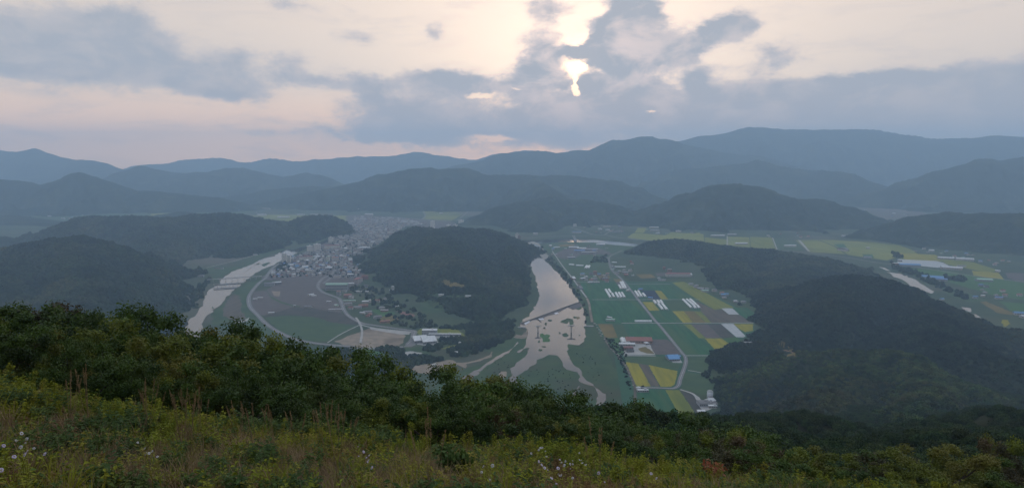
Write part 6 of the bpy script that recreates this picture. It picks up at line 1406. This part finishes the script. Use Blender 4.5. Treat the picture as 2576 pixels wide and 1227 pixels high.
def plant_tree(px, ytop, d, kind, label, group, wide=1.0):
    X, Y, Z_ = far(px, ytop, d); gz = float(ground_z(np.array([X]), np.array([Y]))[0])
    h = Z_ - gz
    h = max(h, 2.2)
    s = h / 5.6
    tr, cr = TREES[kind][NT[0] % len(TREES[kind])]; NT[0] += 1
    t = empty('oak_tree', (X, Y, gz), tr_rnd.uniform(0, 6.28))
    sx = max(.8, min(1.5, s * 1.05)) * wide
    t.scale = (sx, sx, s)
    for o in (tr, cr):
        c = o.copy(); C.objects.link(c); c.parent = t
    tag(t, label, 'tree', group)
BACK = [(-60, 745, 0), (5, 748, 0), (62, 752, 2), (110, 772, 1), (165, 776, 0), (205, 790, 0), (258, 780, 0), (315, 806, 0), (365, 802, 0), (420, 814, 1), (462, 826, 1), (520, 800, 0), (575, 812, 0), (625, 832, 0), (672, 854, 1), (722, 868, 0), (775, 866, 0), (822, 882, 0), (868, 903, 0), (915, 930, 1), (962, 942, 0), (1015, 926, 0), (1070, 934, 1), (1120, 938, 0), (1165, 950, 1), (1215, 975, 1), (1262, 976, 0), (1318, 990, 1), (1368, 992, 0), (1425, 1012, 0), (1482, 1012, 0), (1532, 1052, 1), (1590, 1042, 0), (1650, 1050, 0), (1705, 1062, 0), (1762, 1056, 0), (1830, 1062, 0)]
kinds = ['dark', 'yellow', 'brown']
ON = 'first second third fourth fifth sixth seventh eighth ninth tenth eleventh twelfth thirteenth fourteenth fifteenth sixteenth seventeenth eighteenth nineteenth twentieth'.split()
TN = {20: 'twenty', 30: 'thirty'}
def ordn(i): return ON[i] if i < 20 else ('thirtieth' if i == 29 else TN[(i + 1) // 10 * 10] + '-' + ON[(i + 1) % 10 - 1])
kd = {'dark': 'dark green', 'yellow': 'yellowish green', 'brown': 'brownish'}
def where(px):
    return ('at the left edge of the photo' if px < 120 else 'in front of the left wooded hill' if px < 460 else 'in front of the left river' if px < 640 else 'in front of the levee fields' if px < 1000 else
            'in front of the sand track' if px < 1180 else 'in front of the river meadow' if px < 1520 else 'below the yellow fields' if px < 1800 else 'in front of the right hills')
for i, (px, yt, k) in enumerate(BACK):
    kk = kinds[k]; d = tr_rnd.uniform(31, 38)
    plant_tree(px, yt, d, kk, '%s leafy oak, %s from the left in the back row' % (kd[kk], ordn(i)), 'oak trees of the back row %s, %s' % (where(px), kd[kk]), 1.0)
    # fill row
for i in range(36):
    px = -70 + i * 56 + tr_rnd.uniform(-14, 14)
    base = np.interp(px, [b[0] for b in BACK], [b[1] for b in BACK])
    kk = tr_rnd.choices(kinds, [8, 1.5, .2])[0]
    plant_tree(px, base + tr_rnd.uniform(30, 52), tr_rnd.uniform(25, 30), kk, '%s leafy oak, %s from the left in the middle row' % (kd[kk], ordn(i)), 'oak trees of the middle row %s, %s' % (where(px), kd[kk]), .9)
for i in range(34):
    px = -60 + i * 54 + tr_rnd.uniform(-14, 14)
    base = np.interp(px, [0, 250, 500, 850, 1288, 1560, 1800], [918, 981, 1015, 1056, 1083, 1112, 1120])
    if px > 1560: continue
    b0 = np.interp(px, [b[0] for b in BACK], [b[1] for b in BACK])
    kk = tr_rnd.choices(kinds, [6, 1, .7])[0]
    plant_tree(px, b0 + (base - b0) * tr_rnd.uniform(.42, .62), tr_rnd.uniform(19.5, 22.5), kk, '%s bushy oak, %s from the left in the front row' % (kd[kk], ordn(i)), 'oak trees of the front row %s, %s' % (where(px), kd[kk]), .72)
RIGHT = [(1560, 1102, 21), (1625, 1098, 23), (1690, 1104, 20), (1755, 1082, 22), (1815, 1098, 21), (1880, 1122, 20), (1945, 1140, 19), (2010, 1138, 21), (2070, 1150, 19), (2130, 1158, 20), (2190, 1176, 19), (2250, 1180, 19), (2320, 1195, 18), (2390, 1205, 17),
         (2500, 1108, 40), (2560, 1095, 38), (2610, 1085, 40), (2455, 1150, 30), (2530, 1148, 30), (2590, 1140, 28), (2470, 1195, 20), (2540, 1185, 20), (2600, 1175, 20)]
for ri, (px, yt, d) in enumerate(RIGHT):
    kk = tr_rnd.choices(kinds, [2, 4, 1])[0]
    w_ = 'at the lower right corner' if px > 2440 else 'bordering the grass at the right'
    plant_tree(px, yt, d, kk, '%s shrubby oak %s, %s of its group' % (kd[kk], w_, ordn(ri if ri < 14 else ri - 14)), 'shrubby oaks %s, %s' % (w_, kd[kk]), .7)

# ------------------------------------------------------------------ herbs on the slope
def herb_mat(name, a, b_, c_, rough=.7, tr=.25):
    m = bpy.data.materials.new(name); m.use_nodes = True; t = m.node_tree; b = t.nodes['Principled BSDF']
    b.inputs['Roughness'].default_value = rough; b.inputs['Specular IOR Level'].default_value = .2
    geo = N(t, 'ShaderNodeNewGeometry'); oi = N(t, 'ShaderNodeObjectInfo')
    n1 = noise(t, geo.outputs['Position'], .55, 3, .6); n2_ = noise(t, geo.outputs['Position'], 14, 2, .5)
    c = mixc(t, ramp01(t, n1.outputs[0], .4, .62), a, b_)
    c = mixc(t, ramp01(t, oi.outputs['Random'], .55, 1, 0, .8, 'LINEAR'), c, c_)
    c = mixc(t, ramp01(t, n2_.outputs[0], .5, .75, 0, .4), c, tuple(min(1, q * 1.9) for q in b_))
    t.links.new(c, b.inputs['Base Color'])
    x = N(t, 'ShaderNodeBsdfTranslucent'); t.links.new(c, x.inputs[0]); mx = N(t, 'ShaderNodeMixShader'); mx.inputs[0].default_value = tr
    t.links.new(b.outputs[0], mx.inputs[1]); t.links.new(x.outputs[0], mx.inputs[2]); t.links.new(mx.outputs[0], t.nodes['Material Output'].inputs[0])
    return m
M['herb_g'] = herb_mat('herb_green', (.135, .16, .010), (.20, .205, .013), (.19, .155, .02))
M['herb_d'] = herb_mat('herb_deep_green', (.045, .078, .015), (.075, .105, .02), (.05, .088, .03))
M['herb_y'] = herb_mat('herb_yellow', (.19, .18, .025), (.23, .19, .03), (.16, .115, .03))
M['herb_o'] = herb_mat('herb_rusty', (.16, .095, .035), (.20, .12, .045), (.12, .095, .03))
M['straw'] = herb_mat('dry_grass', (.20, .138, .074), (.26, .18, .095), (.15, .10, .052))
def herb(seed, hgt, nst, leaf, m, per=24, lean=.35, grow=.5):
    r = np.random.default_rng(seed); mb_ = MB(); P = []; D = []
    for s in range(nst):
        a = r.uniform(0, 6.28); b0 = np.array([math.cos(a), math.sin(a), 0]) * r.uniform(0, .1); hh = hgt * r.uniform(.6, 1.05)
        dr = np.array([math.cos(a) * lean * r.uniform(.2, 1), math.sin(a) * lean * r.uniform(.2, 1), 1.0]); top = b0 + dr * hh
        mb_.tube(b0, top, .004, .0015, 3, cap=False)
        for k in range(per):
            f = r.uniform(.12, 1) ** .8; az_ = r.uniform(0, 6.28)
            P.append(b0 + dr * hh * f); D.append((math.cos(az_), math.sin(az_), r.uniform(-.2, .7)))
    P = np.array(P); D = np.array(D); D /= np.linalg.norm(D, axis=1, keepdims=True); n = len(P)
    ln = leaf * r.uniform(.6, 1.3, (n, 1)); w = np.cross(D, np.tile([0, 0, 1.0], (n, 1)) + r.normal(size=(n, 3)) * .3); w /= np.linalg.norm(w, axis=1, keepdims=True)
    droop = np.array([0, 0, -1.0]) * ln * .25
    a = P; b = P + D * ln * .5 + w * ln * grow * .5; c = P + D * ln + droop; d = P + D * ln * .5 - w * ln * grow * .5
    V = np.stack([a, b, c, d], 1).reshape(-1, 3); off = len(mb_.v)
    vs = np.concatenate([np.array(mb_.v), V]); fs = [tuple(f) for f in mb_.f] + [tuple(q) for q in quads(n, off).tolist()]
    return mesh_obj('herb', vs, fs, m, False)
def tuft(seed, hgt, nb, m, wid=.008, lean=.6):
    r = np.random.default_rng(seed); V = []; Fc = []
    for s in range(nb):
        a = r.uniform(0, 6.28); rr = r.uniform(0, .12); b0 = np.array([math.cos(a) * rr, math.sin(a) * rr, 0]); h = hgt * r.uniform(.5, 1.1); l = lean * r.uniform(.2, 1.2); az_ = a + r.uniform(-.8, .8)
        d = np.array([math.cos(az_), math.sin(az_), 0]); sd_ = np.array([-d[1], d[0], 0]); n0 = len(V)
        for k in range(4):
            f = k / 3; p = b0 + d * l * h * f * f + np.array([0, 0, h * (f - .25 * f * f * l)]); w = wid * (1 - f * .9)
            V += [p - sd_ * w, p + sd_ * w]
        for k in range(3): Fc.append((n0 + 2 * k, n0 + 2 * k + 1, n0 + 2 * k + 3, n0 + 2 * k + 2))
    return mesh_obj('tuft', V, Fc, m, False)
protos = [herb(1, .55, 7, .07, M['herb_g']), herb(2, .7, 6, .06, M['herb_g'], 34, .25, .35), herb(3, .5, 8, .085, M['herb_d'], 18), herb(4, .45, 7, .06, M['herb_y'], 20),
          herb(5, .42, 8, .05, M['herb_o'], 22), tuft(6, .5, 46, M['straw']), tuft(7, .55, 40, M['herb_g'], .009), tuft(8, .38, 60, M['straw'], .006, .9)]
PX, PY = np.meshgrid(np.arange(-16, 14, .175), np.arange(4.2, 19, .175))
PX = (PX + rng.uniform(-.085, .085, PX.shape)).ravel(); PY = (PY + rng.uniform(-.085, .085, PY.shape)).ravel()
k = (np.abs(PX) < PY * .86 + .6) & (rng.random(len(PX)) < (PY < 13.3)); PX = PX[k]; PY = PY[k]
gz = ground_z(PX, PY); n = len(PX); print('herbs', n)
zone = fbm(PX / 2.2, PY / 2.2, 91, 3) + (PY - 11.2) * .22 - PX * .018      # high: green, low: dry
zone2 = fbm(PX / .9, PY / .9, 92, 2); u = rng.random(n)
idx = np.where(zone > .12, np.where(u < .42, 0, np.where(u < .62, 1, np.where(u < .76, 2, np.where(u < .84, 3, np.where(u < .9, 6, np.where(u < .95, 4, 5)))))),
               np.where(zone > -.25, np.where(u < .22, 0, np.where(u < .36, 1, np.where(u < .46, 2, np.where(u < .52, 3, np.where(u < .68, 6, np.where(u < .78, 4, 5)))))),
                        np.where(u < .10, 0, np.where(u < .17, 2, np.where(u < .22, 3, np.where(u < .42, 4, np.where(u < .52, 6, np.where(u < .8, 5, 7))))))))
idx = np.where(zone2 > .42, 2, idx); idx = np.where(zone2 < -.5, 4, idx)
s = rng.uniform(.5, .88, n) * (1 + .25 * zone2) * np.where(PY > 12.5, 1.15, 1)
scatter('wild_herbs', np.stack([PX, PY, gz - .03], 1), np.stack([rng.normal(0, .1, n), rng.normal(0, .1, n), rng.uniform(0, 6.28, n)], 1), np.stack([s, s, s], 1), idx, protos,
        'tangle of green herbs and dry brown grass on the slope in front', 'grass')
# single plants that stand out
def on_slope(px, py, lift=.55):
    d = ray(px, py); k = 5.0
    while k < 40:
        X, Y, Z_ = d[0] * k, d[1] * k, CAMZ + d[2] * k
        g = float(ground_z(np.array([X]), np.array([Y]))[0]) + lift
        if Z_ < g: return X, Y, g - lift
        k += .03
    return X, Y, g - lift
M['petal'] = mat('aster_petals', (.50, .43, .56), .7, (.42, .36, .48), 30, spec=.2)
M['petal_w'] = mat('pale_petals', (.48, .46, .48), .7, (.40, .39, .42), 30, spec=.2)
M['disc'] = mat('flower_disc', (.45, .33, .05), .8, spec=.2)
def aster(px, py, nf, spread, label, seed, white=False, size=.026):
    r = random.Random(seed); X, Y, g = on_slope(px, py, .62)
    t = empty('wild_aster', (X, Y, g)); st = MB(); P = []
    hub = Vector((0, 0, .3)); st.tube((0, 0, -.05), hub, .004, .003, 5)
    heads = []
    for i in range(nf):
        p = Vector((r.uniform(-spread, spread), r.uniform(-.12, .12), .62 + r.uniform(-spread * .7, spread * .7)))
        p.z = max(p.z, .38); st.tube(hub, p, .0025, .0015, 4); heads.append(p)
    for k in range(40):
        f = r.random(); q = hub.lerp(r.choice(heads), f) if r.random() < .7 else Vector((0, 0, r.uniform(0, .3))); a = r.uniform(0, 6.28)
        d = Vector((math.cos(a), math.sin(a), .3)) * r.uniform(.03, .06); w = Vector((-math.sin(a), math.cos(a), 0)) * .008
        st.quad(tuple(q), tuple(q + d * .5 + w), tuple(q + d), tuple(q + d * .5 - w))
    st.build('stem', M['herb_g'], t)
    for p in heads:
        nm = (Vector((r.uniform(-1.2, 1.2), r.uniform(-1, .1), .75))).normalized(); u = nm.orthogonal().normalized(); w = nm.cross(u); R_ = size * r.uniform(.55, 1.25)
        m_ = MB(); npet = 13
        for q in range(npet):
            a = 6.283 * q / npet; d = u * math.cos(a) + w * math.sin(a); e = -u * math.sin(a) + w * math.cos(a)
            b0 = p + nm * .004 + d * R_ * .2; c0 = p + d * R_ * .75 + nm * (.004 + r.uniform(-.002, .003)); tip = p + d * R_ + nm * r.uniform(-.004, .002)
            m_.quad(tuple(b0), tuple(c0 + e * R_ * .2), tuple(tip), tuple(c0 - e * R_ * .2))
        f_ = m_.build('flower', M['petal_w'] if white else M['petal'], t)
        c_ = MB(); c_.tube(p + nm * .002, p + nm * .009, R_ * .27, R_ * .16, 8); c_.build('disc', M['disc'], f_)
    tag(t, label, 'flower', 'wild asters in the grass')
for i, (px, py, nf, sp_, lab, wh) in enumerate([(50, 1095, 5, .12, 'white aster clump at the left, upper flowers', True), (62, 1112, 6, .14, 'white aster clump at the left, lower flowers', True), (25, 1180, 6, .13, 'pink aster clump in the lower left corner', False),
        (62, 1165, 3, .07, 'single pink aster beside the lower left clump', False), (378, 1130, 5, .13, 'white aster clump left of the centre grass', True), (400, 1143, 4, .10, 'small white asters under the left centre clump', True),
        (905, 1137, 4, .10, 'violet asters in the middle of the slope', False), (925, 1146, 4, .08, 'violet asters right in the middle group', False), (930, 1168, 2, .05, 'lone violet aster below the middle group', False),
        (1348, 1125, 4, .07, 'pale asters highest in the right group', True), (1372, 1136, 4, .08, 'pale asters second from top in the right group', True), (1360, 1160, 5, .10, 'pinkish asters at the left of the right group', False),
        (1395, 1175, 6, .12, 'pinkish asters in the thick of the right group', False), (1418, 1180, 6, .10, 'brightest asters in the right group', True), (1455, 1142, 6, .12, 'pale asters at the upper right of the right group', True),
        (1468, 1150, 4, .08, 'pale asters at the far right of the right group', True), (1415, 1198, 5, .09, 'violet asters lowest in the right group', False), (1437, 1168, 4, .09, 'white asters between the two right clumps', True),
        (1510, 1197, 3, .06, 'violet asters right of the big group', False), (1652, 1208, 2, .05, 'tiny violet aster at the right of the slope', False), (1218, 1175, 3, .06, 'white asters left of the right group', True), (1240, 1195, 2, .05, 'lone white aster low on the slope', True)]):
    aster(px, py, max(2, int(nf * .75)), sp_ * 1.15, lab, 300 + i, wh, .016)
def shrub(px, py, h, m, label, seed, n=220, leaf=.07, cat='shrub', nm='shrub', wide=1.0):
    X, Y, g = on_slope(px, py, h * .6); t = empty(nm, (X, Y, g)); r = random.Random(seed); st = MB(); cen = []
    for i in range(8):
        a = i * 2.4; e = Vector((math.cos(a) * h * .42 * wide * r.uniform(.4, 1), math.sin(a) * h * .3 * r.uniform(.4, 1), h * r.uniform(.6, .98)))
        st.tube((0, 0, -.05), e, .008, .003, 5); cen.append(tuple(e)); cen.append(tuple(e * .75))
    st.build('stem', M['bark'], t)
    V = leaf_cloud(np.array(cen), np.full(len(cen), h * .24), n // len(cen), leaf, seed, .4, .3, .9)
    mesh_obj('foliage', V, quads(len(V) // 4), M[m], t)
    tag(t, label, cat)
M['maple'] = leaf_mat('orange_leaves', (.22, .075, .035), (.30, .10, .045), (.26, .12, .05))
M['rust'] = leaf_mat('rust_leaves', (.11, .06, .02), (.15, .085, .025), (.09, .07, .02))
shrub(1143, 1112, .42, 'maple', 'small orange red maple sprig in the grass', 1, 90, .07)
shrub(1135, 1160, .55, 'herb_d', 'dark green bush under the orange maple sprig', 2, 500, .045)
shrub(548, 1022, .75, 'rust', 'rust coloured rounded bush at the edge of the grass', 3, 1500, .04, wide=1.6)
shrub(1193, 1092, .6, 'herb_g', 'feathery bright green bush at the grass edge', 4, 500, .045)
shrub(1795, 1190, .5, 'maple', 'small orange bush low at the right', 5, 240, .04)
shrub(375, 985, .7, 'herb_y', 'yellowish bush at the left grass edge', 6, 500, .05)
shrub(1590, 1130, .8, 'rust', 'brownish bush right of the asters', 7, 500, .04)
def plume(px, py, h, label, seed):
    X, Y, g = on_slope(px, py, h * .8); t = empty('plume_grass', (X, Y, g)); r = random.Random(seed)
    st = MB(); pl = MB()
    for i in range(5):
        e = Vector((r.uniform(-.22, .22), r.uniform(-.15, .15), h * r.uniform(.8, 1.05))); st.tube((0, 0, -.03), e, .004, .002, 4)
        for k in range(36):
            f = r.random(); p = e * (0.8 + .22 * f); a = r.uniform(0, 6.28); w = .022 * (1 - f * .6)
            q = p + Vector((math.cos(a) * w, math.sin(a) * w, .03)); pl.quad(tuple(p), tuple(p.lerp(q, .5) + Vector((.004, 0, 0))), tuple(q), tuple(p.lerp(q, .5) - Vector((.004, 0, 0))))
    st.build('stalk', M['straw'], t); pl.build('seed_head', M['straw'], t)
    tag(t, label, 'grass plume', 'dry grass plumes along the slope edge')
for i, (px, py) in enumerate([(168, 965), (214, 968), (362, 990), (380, 1000), (430, 985), (452, 1008), (468, 1020), (488, 1012), (505, 1022), (600, 1035), (640, 1040), (690, 1045), (745, 1055), (812, 1048), (823, 1052), (845, 1058), (872, 1065), (1078, 1095), (1500, 1090), (1508, 1110)]):
    plume(px, py, random.uniform(.75, 1.1), 'dry brown grass plume %s' % ('at the left end of the slope edge' if px < 300 else 'before the dark trees, left of the rust bush' if px < 520 else 'right of the rust bush' if px < 780 else 'in the middle of the slope edge' if px < 1100 else 'right of the asters'), 40 + i)

# ------------------------------------------------------------------ the hazy air
hb = MB(); hb.box(-15200, 15200, -1100, 14900, -25, 980)
hm = bpy.data.materials.new('haze'); hm.use_nodes = True; t = hm.node_tree; t.nodes.clear()
pv = N(t, 'ShaderNodeVolumePrincipled'); pv.inputs['Color'].default_value = (.54, .77, 1.0, 1); pv.inputs['Density'].default_value = HAZE_D = .000126; pv.inputs['Anisotropy'].default_value = .3
ou = N(t, 'ShaderNodeOutputMaterial'); t.links.new(pv.outputs[0], ou.inputs['Volume'])
tag(hb.build('haze', hm), 'pale blue evening haze filling the valley air', 'haze', kind='stuff')
